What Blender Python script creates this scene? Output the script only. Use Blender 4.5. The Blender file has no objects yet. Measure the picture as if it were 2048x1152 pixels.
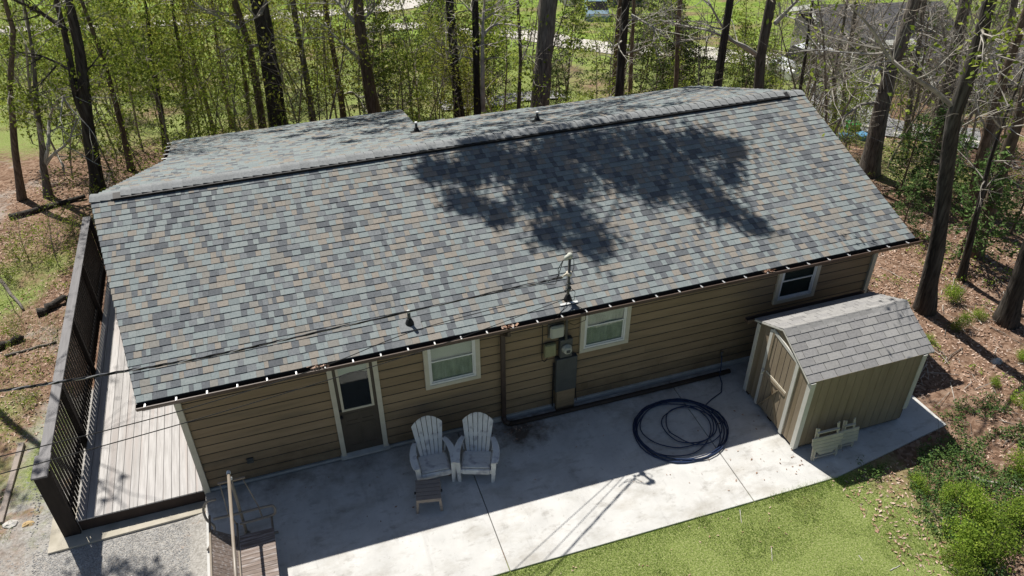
import bpy, math, random
from mathutils import Vector, Matrix, noise
R = math.radians
S = bpy.context.scene
COL = S.collection

# ------------------------------------------------------------------ camera, sky, sun, exposure
FPX = 1613.0                                   # focal length in pixels of a 2048 px wide frame
CAM = Vector((2.353, -11.249, 12.021))
_yaw, _pit, _rol = R(-18.232), R(36.311), R(-0.32)
FW = Vector((-math.sin(_yaw) * math.cos(_pit), math.cos(_yaw) * math.cos(_pit), -math.sin(_pit)))
_r0 = Vector((math.cos(_yaw), math.sin(_yaw), 0)); _u0 = _r0.cross(FW)
RT = math.cos(_rol) * _r0 + math.sin(_rol) * _u0
UP = -math.sin(_rol) * _r0 + math.cos(_rol) * _u0
cd = bpy.data.cameras.new('camera'); cam = bpy.data.objects.new('camera', cd); COL.objects.link(cam)
cd.sensor_width = 36; cd.lens = FPX / 2048 * 36; cd.clip_start = 0.1; cd.clip_end = 2000
cam.matrix_world = Matrix(((RT.x, UP.x, -FW.x, CAM.x), (RT.y, UP.y, -FW.y, CAM.y), (RT.z, UP.z, -FW.z, CAM.z), (0, 0, 0, 1)))
S.camera = cam
SUNV = Vector((0.235, -0.60, -1.0)).normalized()
w = bpy.data.worlds.new('World'); S.world = w; w.use_nodes = True
nt = w.node_tree
sk = nt.nodes.new('ShaderNodeTexSky'); sk.sky_type = 'NISHITA'; sk.sun_disc = False
sk.sun_elevation = R(57.2); sk.sun_rotation = R(-21.4)
nt.links.new(sk.outputs[0], nt.nodes['Background'].inputs[0]); nt.nodes['Background'].inputs[1].default_value = 0.05
ld = bpy.data.lights.new('sun', 'SUN'); ld.energy = 5.0; ld.angle = R(0.53); ld.color = (1, 0.955, 0.88)
lo = bpy.data.objects.new('sun', ld); COL.objects.link(lo); lo.rotation_euler = SUNV.to_track_quat('-Z', 'Y').to_euler()
lo.location = (-5, 12, 25)
vs = S.view_settings; vs.view_transform = 'Standard'; vs.look = 'None'; vs.gamma = 1; vs.use_curve_mapping = False; vs.exposure = 0.36
S.cycles.max_bounces = 6; S.cycles.diffuse_bounces = 3; S.cycles.transparent_max_bounces = 8
S.cycles.use_denoising = True

# ------------------------------------------------------------------ helpers
def ray(px):
    return FW + RT * ((px[0] - 1024) / FPX) - UP * ((px[1] - 576) / FPX)
HD = Vector((0.3129, 0.9498, 0)); LD = Vector((0.9498, -0.3129, 0))     # level heading of the view and its right
SCAM = CAM.dot(HD)
def at_s(px, s):
    d = ray(px); return CAM + d * ((s - SCAM) / d.dot(HD))
def sm(a, b, x):
    t = min(max((x - a) / (b - a), 0), 1); return t * t * (3 - 2 * t)
def ground(x, y):
    s = x * HD.x + y * HD.y
    q = s - 12.0
    drop = 0.2 * (q if q > 3 else (max(q + 3, 0) ** 2) / 12) if q < 60 else 12.0
    if q > 50: drop = 10 + 2.0 * sm(50, 62, q)
    z = -0.03 - drop
    z -= 0.2 * sm(0.35, -0.15, x) * sm(0.9, 1.0, 1.0)
    z -= 0.03 * max(0, -3 - x)
    if 0.05 < x < 13.7 and -2.7 < y < 11: z -= 0.2
    far = sm(2, 6, y) if x > 14.6 else (sm(-3, -5, x) if x < -2.7 else 0)
    if x > 14.6 or x < -3.0 or y > 12:
        z += 0.12 * noise.noise(Vector((x * .35, y * .35, 0))) + 0.3 * far * noise.noise(Vector((x * .12, y * .12, 3)))
    return z
def on_ground(px):
    s0, s1 = SCAM + 1, 120.0
    d = ray(px); k = d.dot(HD)
    t = 1.0; p = None
    a = 2.0
    while a < 130:
        p = CAM + d * (a / k)
        if p.z < ground(p.x, p.y): break
        a += 0.1
    return p

class MB:
    def __init__(s): s.v = []; s.f = []; s.m = []
    def add(s, vs, fs, m=0):
        o = len(s.v); s.v += [tuple(q) for q in vs]; s.f += [tuple(i + o for i in q) for q in fs]; s.m += [m] * len(fs); return s
    def box(s, a, b, m=0, mat=None):
        x0, y0, z0 = a; x1, y1, z1 = b
        v = [Vector(q) for q in ((x0, y0, z0), (x1, y0, z0), (x1, y1, z0), (x0, y1, z0), (x0, y0, z1), (x1, y0, z1), (x1, y1, z1), (x0, y1, z1))]
        if mat: v = [mat @ q for q in v]
        return s.add(v, ((0, 3, 2, 1), (4, 5, 6, 7), (0, 1, 5, 4), (1, 2, 6, 5), (2, 3, 7, 6), (3, 0, 4, 7)), m)
    def beam(s, p, q, wd, th, up=(0, 0, 1), m=0):
        p = Vector(p); q = Vector(q); d = (q - p); L = d.length; d.normalize()
        a = d.cross(Vector(up))
        if a.length < 1e-4: a = d.cross(Vector((1, 0, 0)))
        a.normalize(); b = a.cross(d)
        M = Matrix(((a.x, d.x, b.x, p.x), (a.y, d.y, b.y, p.y), (a.z, d.z, b.z, p.z), (0, 0, 0, 1)))
        return s.box((-wd / 2, 0, -th / 2), (wd / 2, L, th / 2), m, M)
    def prism(s, poly, d, m=0):                  # poly: 3D points in one plane; d: extrusion vector
        n = len(poly); p = [Vector(q) for q in poly]; d = Vector(d)
        v = p + [q + d for q in p]
        return s.add(v, [tuple(range(n))[::-1], tuple(range(n, 2 * n))] + [(i, (i + 1) % n, n + (i + 1) % n, n + i) for i in range(n)], m)
    def tube(s, pts, rad, n=6, m=0, cap=True, jit=0, rng=None):
        pts = [Vector(p) for p in pts]
        if not hasattr(rad, '__len__'): rad = [rad] * len(pts)
        o = len(s.v); N = len(pts)
        prev = None
        for i, p in enumerate(pts):
            d = pts[min(i + 1, N - 1)] - pts[max(i - 1, 0)]
            if d.length < 1e-9: d = Vector((0, 0, 1))
            d.normalize()
            if prev is None:
                a = d.cross(Vector((0, 0, 1)))
                if a.length < .05: a = d.cross(Vector((1, 0, 0)))
            else: a = prev - d * prev.dot(d)
            a.normalize(); prev = a; b = d.cross(a)
            for k in range(n):
                th = 2 * math.pi * k / n; rr = rad[i]
                if jit: rr *= 1 + jit * (rng.random() - .5)
                s.v.append(tuple(p + (a * math.cos(th) + b * math.sin(th)) * rr))
        for i in range(N - 1):
            for k in range(n):
                k2 = (k + 1) % n
                s.f.append((o + i * n + k, o + i * n + k2, o + (i + 1) * n + k2, o + (i + 1) * n + k)); s.m.append(m)
        if cap:
            s.f.append(tuple(o + k for k in range(n))[::-1]); s.m.append(m)
            s.f.append(tuple(o + (N - 1) * n + k for k in range(n))); s.m.append(m)
        return s
    def lathe(s, prof, c, n=16, m=0, axis=(0, 0, 1)):
        q = Vector((0, 0, 1)).rotation_difference(Vector(axis).normalized()); c = Vector(c); o = len(s.v)
        for r, z in prof:
            for k in range(n):
                t = 2 * math.pi * k / n; s.v.append(tuple(c + q @ Vector((r * math.cos(t), r * math.sin(t), z))))
        for i in range(len(prof) - 1):
            for k in range(n):
                k2 = (k + 1) % n; s.f.append((o + i * n + k, o + i * n + k2, o + (i + 1) * n + k2, o + (i + 1) * n + k)); s.m.append(m)
        s.f.append(tuple(o + k for k in range(n))[::-1]); s.f.append(tuple(o + (len(prof) - 1) * n + k for k in range(n))); s.m += [m, m]
        return s
    def mesh(s, name, mats, smooth=False):
        me = bpy.data.meshes.new(name); me.from_pydata(s.v, [], s.f)
        for q in (mats if isinstance(mats, (list, tuple)) else [mats]): me.materials.append(q)
        if any(s.m): me.polygons.foreach_set('material_index', s.m)
        if smooth: me.polygons.foreach_set('use_smooth', [True] * len(s.f))
        me.update(); return me
    def build(s, name, mats, parent=None, smooth=False, bevel=0):
        o = bpy.data.objects.new(name, s.mesh(name, mats, smooth)); COL.objects.link(o)
        if parent: o.parent = parent
        if bevel:
            b = o.modifiers.new('bevel', 'BEVEL'); b.width = bevel; b.segments = 2; b.limit_method = 'ANGLE'
        return o
def link(name, me, parent=None, loc=None, mw=None):
    o = bpy.data.objects.new(name, me); COL.objects.link(o)
    if parent: o.parent = parent
    if loc: o.location = loc
    if mw is not None: o.matrix_local = mw
    return o
def tag(o, label, cat, group=None, kind=None):
    o['label'] = label; o['category'] = cat
    if group: o['group'] = group
    if kind: o['kind'] = kind
    return o
def thing(name, label, cat, loc=(0, 0, 0), rz=0, group=None):
    o = bpy.data.objects.new(name, None); COL.objects.link(o); o.location = loc; o.rotation_euler = (0, 0, rz); o.empty_display_size = .2
    return tag(o, label, cat, group)
def copy_tree(o, parent=None):
    c = o.copy(); COL.objects.link(c)
    if parent: c.parent = parent
    for ch in list(o.children): copy_tree(ch, c)
    return c

# ------------------------------------------------------------------ materials
def mat(name, c1, c2=None, scale=8, detail=6, rough=.8, bump=0, bscale=None, stretch=(1, 1, 1), objrand=0, island=0, metal=0, spec=.3, ramp=(.35, .65), grain=0, transl=0, c3=None, s3=1.2):
    m = bpy.data.materials.new(name); m.use_nodes = True; t = m.node_tree; N = t.nodes; L = t.links
    b = N['Principled BSDF']; b.inputs['Roughness'].default_value = rough; b.inputs['Metallic'].default_value = metal
    b.inputs['Specular IOR Level'].default_value = spec
    c2 = c2 or c1
    tc = N.new('ShaderNodeTexCoord'); mp = N.new('ShaderNodeMapping'); mp.inputs['Scale'].default_value = stretch
    L.new(tc.outputs['Object'], mp.inputs[0])
    vec = mp.outputs[0]
    if objrand:
        oi = N.new('ShaderNodeObjectInfo'); va = N.new('ShaderNodeVectorMath'); va.operation = 'ADD'
        sc = N.new('ShaderNodeVectorMath'); sc.operation = 'SCALE'; sc.inputs['Scale'].default_value = 37
        cx = N.new('ShaderNodeCombineXYZ'); L.new(oi.outputs['Random'], cx.inputs[0]); L.new(oi.outputs['Random'], cx.inputs[1]); L.new(oi.outputs['Random'], cx.inputs[2])
        L.new(cx.outputs[0], sc.inputs[0]); L.new(vec, va.inputs[0]); L.new(sc.outputs[0], va.inputs[1]); vec = va.outputs[0]
    n1 = N.new('ShaderNodeTexNoise'); n1.inputs['Scale'].default_value = scale; n1.inputs['Detail'].default_value = detail; n1.inputs['Roughness'].default_value = .62
    L.new(vec, n1.inputs['Vector'])
    cr = N.new('ShaderNodeValToRGB'); cr.color_ramp.elements[0].position = ramp[0]; cr.color_ramp.elements[1].position = ramp[1]
    cr.color_ramp.elements[0].color = (*c1, 1); cr.color_ramp.elements[1].color = (*c2, 1)
    L.new(n1.outputs['Fac'], cr.inputs[0]); col = cr.outputs[0]
    if c3:
        n3 = N.new('ShaderNodeTexNoise'); n3.inputs['Scale'].default_value = s3; n3.inputs['Detail'].default_value = 5; L.new(vec, n3.inputs['Vector'])
        r3 = N.new('ShaderNodeValToRGB'); r3.color_ramp.elements[0].position = .52; r3.color_ramp.elements[1].position = .68; L.new(n3.outputs['Fac'], r3.inputs[0])
        mx = N.new('ShaderNodeMixRGB'); L.new(r3.outputs[0], mx.inputs[0]); L.new(col, mx.inputs[1]); mx.inputs[2].default_value = (*c3, 1); col = mx.outputs[0]
    def vary(src, amt, col):
        mr = N.new('ShaderNodeMapRange'); mr.inputs[3].default_value = 1 - amt; mr.inputs[4].default_value = 1 + amt; L.new(src, mr.inputs[0])
        h = N.new('ShaderNodeHueSaturation'); L.new(mr.outputs[0], h.inputs['Value']); L.new(col, h.inputs['Color']); return h.outputs[0]
    if objrand: col = vary(oi.outputs['Random'], objrand, col)
    if island:
        g = N.new('ShaderNodeNewGeometry'); col = vary(g.outputs['Random Per Island'], island, col)
    if grain:
        n2 = N.new('ShaderNodeTexNoise'); n2.inputs['Scale'].default_value = 160; n2.inputs['Detail'].default_value = 2; L.new(tc.outputs['Object'], n2.inputs['Vector'])
        col = vary(n2.outputs['Fac'], grain, col)
    L.new(col, b.inputs['Base Color'])
    if bump:
        bn = N.new('ShaderNodeBump'); bn.inputs['Strength'].default_value = bump; bn.inputs['Distance'].default_value = .02
        if bscale:
            nb = N.new('ShaderNodeTexNoise'); nb.inputs['Scale'].default_value = bscale; nb.inputs['Detail'].default_value = 4; L.new(vec, nb.inputs['Vector']); L.new(nb.outputs['Fac'], bn.inputs['Height'])
        else: L.new(n1.outputs['Fac'], bn.inputs['Height'])
        L.new(bn.outputs[0], b.inputs['Normal'])
    if transl:
        tr = N.new('ShaderNodeBsdfTranslucent'); L.new(col, tr.inputs[0]); ms = N.new('ShaderNodeMixShader'); ms.inputs[0].default_value = transl
        L.new(b.outputs[0], ms.inputs[1]); L.new(tr.outputs[0], ms.inputs[2]); L.new(ms.outputs[0], N['Material Output'].inputs[0])
    return m
def island_mat(name, cols, rough=.85, transl=0, val=.25, patch=None):            # a colour per leaf, blade or stone
    m = bpy.data.materials.new(name); m.use_nodes = True; t = m.node_tree; N = t.nodes; L = t.links; b = N['Principled BSDF']
    b.inputs['Roughness'].default_value = rough; b.inputs['Specular IOR Level'].default_value = .25
    g = N.new('ShaderNodeNewGeometry'); cr = N.new('ShaderNodeValToRGB'); cr.color_ramp.interpolation = 'LINEAR'
    e = cr.color_ramp.elements
    while len(e) < len(cols): e.new(.5)
    for i, c in enumerate(cols): e[i].position = i / (len(cols) - 1); e[i].color = (*c, 1)
    L.new(g.outputs['Random Per Island'], cr.inputs[0]); col = cr.outputs[0]
    oi = N.new('ShaderNodeObjectInfo'); mr = N.new('ShaderNodeMapRange'); mr.inputs[3].default_value = 1 - val; mr.inputs[4].default_value = 1 + val
    L.new(oi.outputs['Random'], mr.inputs[0]); h = N.new('ShaderNodeHueSaturation'); L.new(mr.outputs[0], h.inputs['Value']); L.new(col, h.inputs['Color']); col = h.outputs[0]
    if patch:                                                        # dry and lush patches across the lawn
        tc = N.new('ShaderNodeTexCoord')
        for sc, (lo, hi), tint in patch:
            n = N.new('ShaderNodeTexNoise'); n.inputs['Scale'].default_value = sc; n.inputs['Detail'].default_value = 5; L.new(tc.outputs['Object'], n.inputs['Vector'])
            r = N.new('ShaderNodeMapRange'); r.inputs[1].default_value = lo; r.inputs[2].default_value = hi; L.new(n.outputs['Fac'], r.inputs[0])
            x = N.new('ShaderNodeMixRGB'); x.blend_type = 'MULTIPLY'; x.inputs[2].default_value = (*tint, 1); L.new(r.outputs[0], x.inputs[0]); L.new(col, x.inputs[1]); col = x.outputs[0]
    L.new(col, b.inputs['Base Color'])
    if transl:
        tr = N.new('ShaderNodeBsdfTranslucent'); L.new(col, tr.inputs[0]); ms = N.new('ShaderNodeMixShader'); ms.inputs[0].default_value = transl
        L.new(b.outputs[0], ms.inputs[1]); L.new(tr.outputs[0], ms.inputs[2]); L.new(ms.outputs[0], N['Material Output'].inputs[0])
    return m

M = {}
SH = [mat('shingle_slate', (.168, .197, .202), (.215, .243, .245), 30, grain=.3, rough=.95, objrand=.1, spec=.1),
      mat('shingle_pale', (.182, .21, .212), (.238, .262, .26), 30, grain=.3, rough=.95, objrand=.1, spec=.1),
      mat('shingle_tan', (.205, .186, .162), (.255, .234, .206), 30, grain=.3, rough=.95, objrand=.1, spec=.1),
      mat('shingle_dark', (.094, .103, .112), (.13, .139, .15), 30, grain=.35, rough=.95, objrand=.12, spec=.1),
      mat('shingle_grey', (.135, .147, .157), (.185, .197, .205), 30, grain=.3, rough=.95, objrand=.1, spec=.1),
      mat('shingle_taupe', (.18, .175, .16), (.23, .222, .205), 30, grain=.3, rough=.95, objrand=.1, spec=.1)]
M['felt'] = mat('roof_felt', (.05, .052, .056), (.08, .082, .085), 20, rough=.95)
M['cap'] = mat('ridge_cap', (.19, .20, .205), (.255, .265, .27), 25, grain=.25, rough=.95, objrand=.08, spec=.1)
M['vent'] = mat('vent_black', (.012, .012, .013), (.02, .02, .022), 10, rough=.6)
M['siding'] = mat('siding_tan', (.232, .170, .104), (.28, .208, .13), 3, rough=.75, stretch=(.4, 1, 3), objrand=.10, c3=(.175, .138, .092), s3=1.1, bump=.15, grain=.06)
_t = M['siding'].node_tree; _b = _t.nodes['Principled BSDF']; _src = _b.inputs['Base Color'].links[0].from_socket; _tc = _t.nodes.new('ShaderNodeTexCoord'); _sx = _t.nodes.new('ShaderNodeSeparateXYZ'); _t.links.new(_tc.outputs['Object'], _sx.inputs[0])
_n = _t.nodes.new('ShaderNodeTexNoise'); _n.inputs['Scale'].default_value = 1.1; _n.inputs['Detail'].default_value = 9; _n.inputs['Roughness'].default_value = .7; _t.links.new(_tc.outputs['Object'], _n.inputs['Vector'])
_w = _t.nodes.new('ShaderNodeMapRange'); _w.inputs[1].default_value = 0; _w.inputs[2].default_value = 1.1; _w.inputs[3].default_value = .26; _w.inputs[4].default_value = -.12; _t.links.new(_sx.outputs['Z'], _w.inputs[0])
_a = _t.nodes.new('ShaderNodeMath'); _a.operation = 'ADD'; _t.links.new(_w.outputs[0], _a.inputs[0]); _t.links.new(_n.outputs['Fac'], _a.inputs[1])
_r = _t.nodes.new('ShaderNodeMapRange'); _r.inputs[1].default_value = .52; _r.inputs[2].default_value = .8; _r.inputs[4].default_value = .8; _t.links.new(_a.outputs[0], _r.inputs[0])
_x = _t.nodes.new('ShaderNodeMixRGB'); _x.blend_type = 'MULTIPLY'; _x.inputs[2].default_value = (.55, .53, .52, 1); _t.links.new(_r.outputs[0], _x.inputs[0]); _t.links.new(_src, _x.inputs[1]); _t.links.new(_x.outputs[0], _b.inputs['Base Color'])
M['trim'] = mat('trim_cream', (.50, .47, .38), (.56, .53, .44), 6, rough=.6)
M['white'] = mat('vinyl_white', (.68, .69, .68), (.74, .75, .74), 6, rough=.45)
M['found'] = mat('foundation', (.36, .36, .34), (.45, .45, .43), 5, rough=.9)
M['gutter'] = mat('gutter_brown', (.075, .05, .038), (.095, .065, .05), 5, rough=.4, spec=.5)
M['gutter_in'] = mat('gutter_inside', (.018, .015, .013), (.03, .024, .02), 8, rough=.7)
M['alu'] = mat('bracket_metal', (.7, .7, .7), (.78, .78, .78), 10, rough=.35, metal=.6)
M['dkbrown'] = mat('downspout_brown', (.045, .03, .024), (.06, .042, .034), 5, rough=.45)
M['door'] = mat('door_brown', (.07, .058, .045), (.085, .07, .055), 4, rough=.5)
M['curtain'] = mat('curtain', (.40, .42, .33), (.62, .63, .52), 3.5, stretch=(2.5, 1, .6), rough=.9)
M['blind'] = mat('blind', (.62, .63, .55), (.7, .7, .62), 2, rough=.9)
M['dark'] = mat('dark_room', (.006, .006, .008), (.01, .01, .012), 4, rough=.9)
g = bpy.data.materials.new('window_glass'); g.use_nodes = True
_t = g.node_tree; _gl = _t.nodes.new('ShaderNodeBsdfGlossy'); _gl.inputs['Roughness'].default_value = .03
_tp = _t.nodes.new('ShaderNodeBsdfTransparent'); _tp.inputs[0].default_value = (.82, .86, .84, 1); _mx = _t.nodes.new('ShaderNodeMixShader'); _lw = _t.nodes.new('ShaderNodeLayerWeight'); _pw = _t.nodes.new('ShaderNodeMath'); _pw.operation = 'POWER'; _pw.inputs[1].default_value = 4; _fr = _t.nodes.new('ShaderNodeMath'); _fr.operation = 'MULTIPLY_ADD'; _fr.inputs[1].default_value = .6; _fr.inputs[2].default_value = .04
_t.links.new(_lw.outputs['Facing'], _pw.inputs[0]); _t.links.new(_pw.outputs[0], _fr.inputs[0])
_t.links.new(_fr.outputs[0], _mx.inputs[0]); _t.links.new(_tp.outputs[0], _mx.inputs[1]); _t.links.new(_gl.outputs[0], _mx.inputs[2]); _t.links.new(_mx.outputs[0], _t.nodes['Material Output'].inputs[0])
M['glass'] = g
def concrete():
    m = mat('concrete_patio', (.49, .487, .47), (.585, .58, .56), 1.6, detail=9, rough=.88, bump=.08, bscale=40, grain=.08)
    t = m.node_tree; N = t.nodes; L = t.links; b = N['Principled BSDF']; src = b.inputs['Base Color'].links[0].from_socket; tc = N.new('ShaderNodeTexCoord')
    for sc, st, lo, hi, c, f in ((.9, (1, 1.8, 1), .5, .72, (.62, .58, .52), .75), (3.2, (.7, 1.3, 1), .55, .66, (.66, .64, .62), .7), (9, (1, 1, 1), .60, .70, (.5, .46, .42), .6), (1.6, (2.6, .5, 1), .56, .70, (.75, .74, .74), .7), (28, (1, 1, 1), .66, .74, (.42, .38, .34), .6), (2.1, (1, 1, 1), .56, .66, (1.12, 1.12, 1.13), .8)):
        mp = N.new('ShaderNodeMapping'); mp.inputs['Scale'].default_value = st; mp.inputs['Location'].default_value = (sc, sc * 2, 0); L.new(tc.outputs['Object'], mp.inputs[0])
        n = N.new('ShaderNodeTexNoise'); n.inputs['Scale'].default_value = sc; n.inputs['Detail'].default_value = 9; n.inputs['Roughness'].default_value = .68; L.new(mp.outputs[0], n.inputs['Vector'])
        r = N.new('ShaderNodeMapRange'); r.inputs[1].default_value = lo; r.inputs[2].default_value = hi; r.inputs[4].default_value = f; L.new(n.outputs['Fac'], r.inputs[0])
        x = N.new('ShaderNodeMixRGB'); x.blend_type = 'MULTIPLY'; x.inputs[2].default_value = (*c, 1); L.new(r.outputs[0], x.inputs[0]); L.new(src, x.inputs[1]); src = x.outputs[0]
    # washed down dirt gathers along the foot of the wall and under the downspout
    sx = N.new('ShaderNodeSeparateXYZ'); L.new(tc.outputs['Object'], sx.inputs[0])
    n = N.new('ShaderNodeTexNoise'); n.inputs['Scale'].default_value = 2.3; n.inputs['Detail'].default_value = 9; n.inputs['Roughness'].default_value = .7; L.new(tc.outputs['Object'], n.inputs['Vector'])
    w1 = N.new('ShaderNodeMapRange'); w1.inputs[1].default_value = -1.3; w1.inputs[2].default_value = 0; w1.inputs[3].default_value = -.12; w1.inputs[4].default_value = .28; L.new(sx.outputs['Y'], w1.inputs[0])
    a1 = N.new('ShaderNodeMath'); a1.operation = 'ADD'; L.new(w1.outputs[0], a1.inputs[0]); L.new(n.outputs['Fac'], a1.inputs[1])
    r = N.new('ShaderNodeMapRange'); r.inputs[1].default_value = .58; r.inputs[2].default_value = .86; r.inputs[4].default_value = .8; L.new(a1.outputs[0], r.inputs[0])
    x = N.new('ShaderNodeMixRGB'); x.blend_type = 'MULTIPLY'; x.inputs[2].default_value = (.52, .47, .42, 1); L.new(r.outputs[0], x.inputs[0]); L.new(src, x.inputs[1]); src = x.outputs[0]
    vd = N.new('ShaderNodeVectorMath'); vd.operation = 'DISTANCE'; vd.inputs[1].default_value = (6.15, -.42, 0); L.new(tc.outputs['Object'], vd.inputs[0])
    w2 = N.new('ShaderNodeMapRange'); w2.inputs[1].default_value = .1; w2.inputs[2].default_value = 1.1; w2.inputs[3].default_value = .42; w2.inputs[4].default_value = -.2; L.new(vd.outputs['Value'], w2.inputs[0])
    a2 = N.new('ShaderNodeMath'); a2.operation = 'ADD'; L.new(w2.outputs[0], a2.inputs[0]); L.new(n.outputs['Fac'], a2.inputs[1])
    r2 = N.new('ShaderNodeMapRange'); r2.inputs[1].default_value = .6; r2.inputs[2].default_value = .9; r2.inputs[4].default_value = .9; L.new(a2.outputs[0], r2.inputs[0])
    x = N.new('ShaderNodeMixRGB'); x.inputs[2].default_value = (.09, .065, .045, 1); L.new(r2.outputs[0], x.inputs[0]); L.new(src, x.inputs[1])
    L.new(x.outputs[0], b.inputs['Base Color']); return m
M['conc'] = concrete()
M['conc2'] = mat('concrete_old', (.40, .37, .30), (.50, .46, .39), 2.5, detail=8, rough=.9, bump=.15, bscale=30, c3=(.33, .30, .24), s3=1.4)
M['deck'] = mat('deck_grey', (.36, .345, .335), (.50, .485, .475), 2.0, rough=.8, stretch=(14, .8, 8), objrand=.1, c3=(.40, .36, .34), s3=.5, bump=.1)
M['deckrim'] = mat('deck_rim', (.035, .024, .02), (.05, .034, .028), 4, rough=.75)
M['fence'] = mat('fence_brown', (.014, .010, .009), (.026, .019, .016), 3, rough=.75, stretch=(6, 6, .7), objrand=.2)
M['fencecap'] = mat('fence_cap', (.10, .095, .10), (.15, .145, .15), 3, rough=.55, stretch=(8, .6, 8), spec=.4)
M['shed'] = mat('shed_tan', (.25, .20, .14), (.30, .245, .175), 4, rough=.8, stretch=(4, 4, .5), objrand=.05, bump=.12, c3=(.21, .165, .105), s3=1)
M['shedtrim'] = mat('shed_trim', (.56, .55, .50), (.62, .61, .56), 5, rough=.65)
SSH = [mat('shed_shingle_a', (.225, .222, .222), (.285, .28, .275), 25, grain=.22, rough=.95, objrand=.12, spec=.1),
       mat('shed_shingle_b', (.265, .26, .255), (.325, .32, .31), 25, grain=.22, rough=.95, objrand=.1, spec=.1)]
M['adir'] = mat('chair_resin', (.70, .69, .67), (.80, .79, .77), 5, rough=.6, c3=(.44, .42, .44), s3=6)
M['stool'] = mat('stool_wood', (.27, .23, .20), (.34, .29, .25), 4, rough=.8, stretch=(1, 8, 8), c3=(.22, .19, .18), s3=4)
M['hose'] = mat('hose_blue', (.014, .028, .075), (.02, .04, .10), 6, rough=.4, spec=.5)
M['pipe'] = mat('drain_pipe_brown', (.03, .022, .018), (.05, .035, .026), 6, rough=.6)
M['cable'] = mat('cable_black', (.014, .014, .015), (.02, .02, .021), 6, rough=.45)
M['cablebare'] = mat('cable_bare', (.35, .35, .36), (.42, .42, .42), 6, rough=.4, metal=.7)
M['conduit'] = mat('conduit', (.09, .088, .08), (.15, .145, .135), 8, rough=.5, metal=.4)
M['panel'] = mat('panel_grey', (.06, .065, .065), (.075, .08, .08), 5, rough=.5)
M['box'] = mat('utility_box', (.40, .41, .36), (.46, .47, .41), 5, rough=.5)
M['olive'] = mat('utility_olive', (.22, .22, .12), (.26, .26, .15), 5, rough=.5)
M['swing'] = mat('tube_taupe', (.235, .2, .16), (.28, .24, .2), 6, rough=.4, spec=.5)
M['swingslat'] = mat('swing_slat', (.16, .125, .105), (.24, .19, .165), 4, rough=.75, stretch=(1, 9, 9), objrand=.15, c3=(.36, .33, .32), s3=3)
M['fold'] = mat('folding_cream', (.50, .46, .37), (.57, .53, .44), 5, rough=.7)
M['bark'] = mat('bark_grey', (.065, .056, .048), (.215, .19, .165), 7, rough=.95, stretch=(3.2, 3.2, .45), bump=.9, bscale=9, objrand=.25, c3=(.17, .16, .14), s3=2)
M['barkdk'] = mat('bark_dark', (.02, .017, .015), (.075, .065, .056), 7, rough=.95, stretch=(3.5, 3.5, .4), bump=.9, bscale=9, objrand=.2, c3=(.10, .092, .082), s3=2.5)
M['barkbr'] = mat('bark_brown', (.085, .062, .045), (.22, .17, .13), 7, rough=.95, stretch=(3, 3, .5), bump=.9, bscale=9, objrand=.2)
M['twig'] = mat('twig_grey', (.24, .215, .185), (.48, .45, .40), 3, rough=.9, objrand=.25)
M['palelimb'] = mat('limb_pale', (.36, .34, .30), (.50, .48, .43), 5, rough=.85)
M['stem'] = mat('sapling_stem', (.15, .125, .10), (.36, .32, .27), 5, rough=.9, objrand=.3)
M['leaf'] = island_mat('spring_leaf', [(.10, .15, .018), (.19, .26, .034), (.29, .36, .055), (.42, .47, .095)], transl=.48)
M['leafy'] = island_mat('yellow_leaf', [(.17, .18, .03), (.30, .31, .05), (.38, .41, .08)], transl=.45)
M['leafdk'] = island_mat('evergreen_leaf', [(.035, .065, .016), (.07, .11, .026), (.12, .16, .045)], transl=.25)
M['needle'] = island_mat('needle', [(.06, .12, .035), (.10, .18, .05), (.16, .25, .075)], transl=.3)
M['cover'] = island_mat('cover_leaf', [(.045, .10, .035), (.075, .145, .04), (.11, .19, .045), (.16, .23, .06)], transl=.25)
M['shrub'] = island_mat('shrub_leaf', [(.14, .23, .025), (.22, .33, .04), (.33, .42, .06)], transl=.4)
M['blade'] = island_mat('grass_blade', [(.10, .19, .028), (.23, .35, .06), (.38, .48, .12), (.66, .63, .38)], transl=.35, patch=[(1.3, (.52, .66), (.76, .92, .62)), (1.7, (.55, .68), (1.25, 1.02, 1.25)), (5, (.5, .66), (.66, .78, .66))])
M['litter'] = island_mat('dead_leaf', [(.18, .095, .06), (.38, .235, .16), (.54, .38, .29), (.64, .51, .42), (.33, .18, .12)], rough=.8)
M['pebble'] = island_mat('pebble', [(.28, .28, .28), (.44, .435, .42), (.56, .55, .53), (.36, .335, .31), (.68, .67, .65)], rough=.85)
M['orange'] = mat('cone_orange', (.75, .13, .03), (.8, .16, .04), 4, rough=.5)

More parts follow.
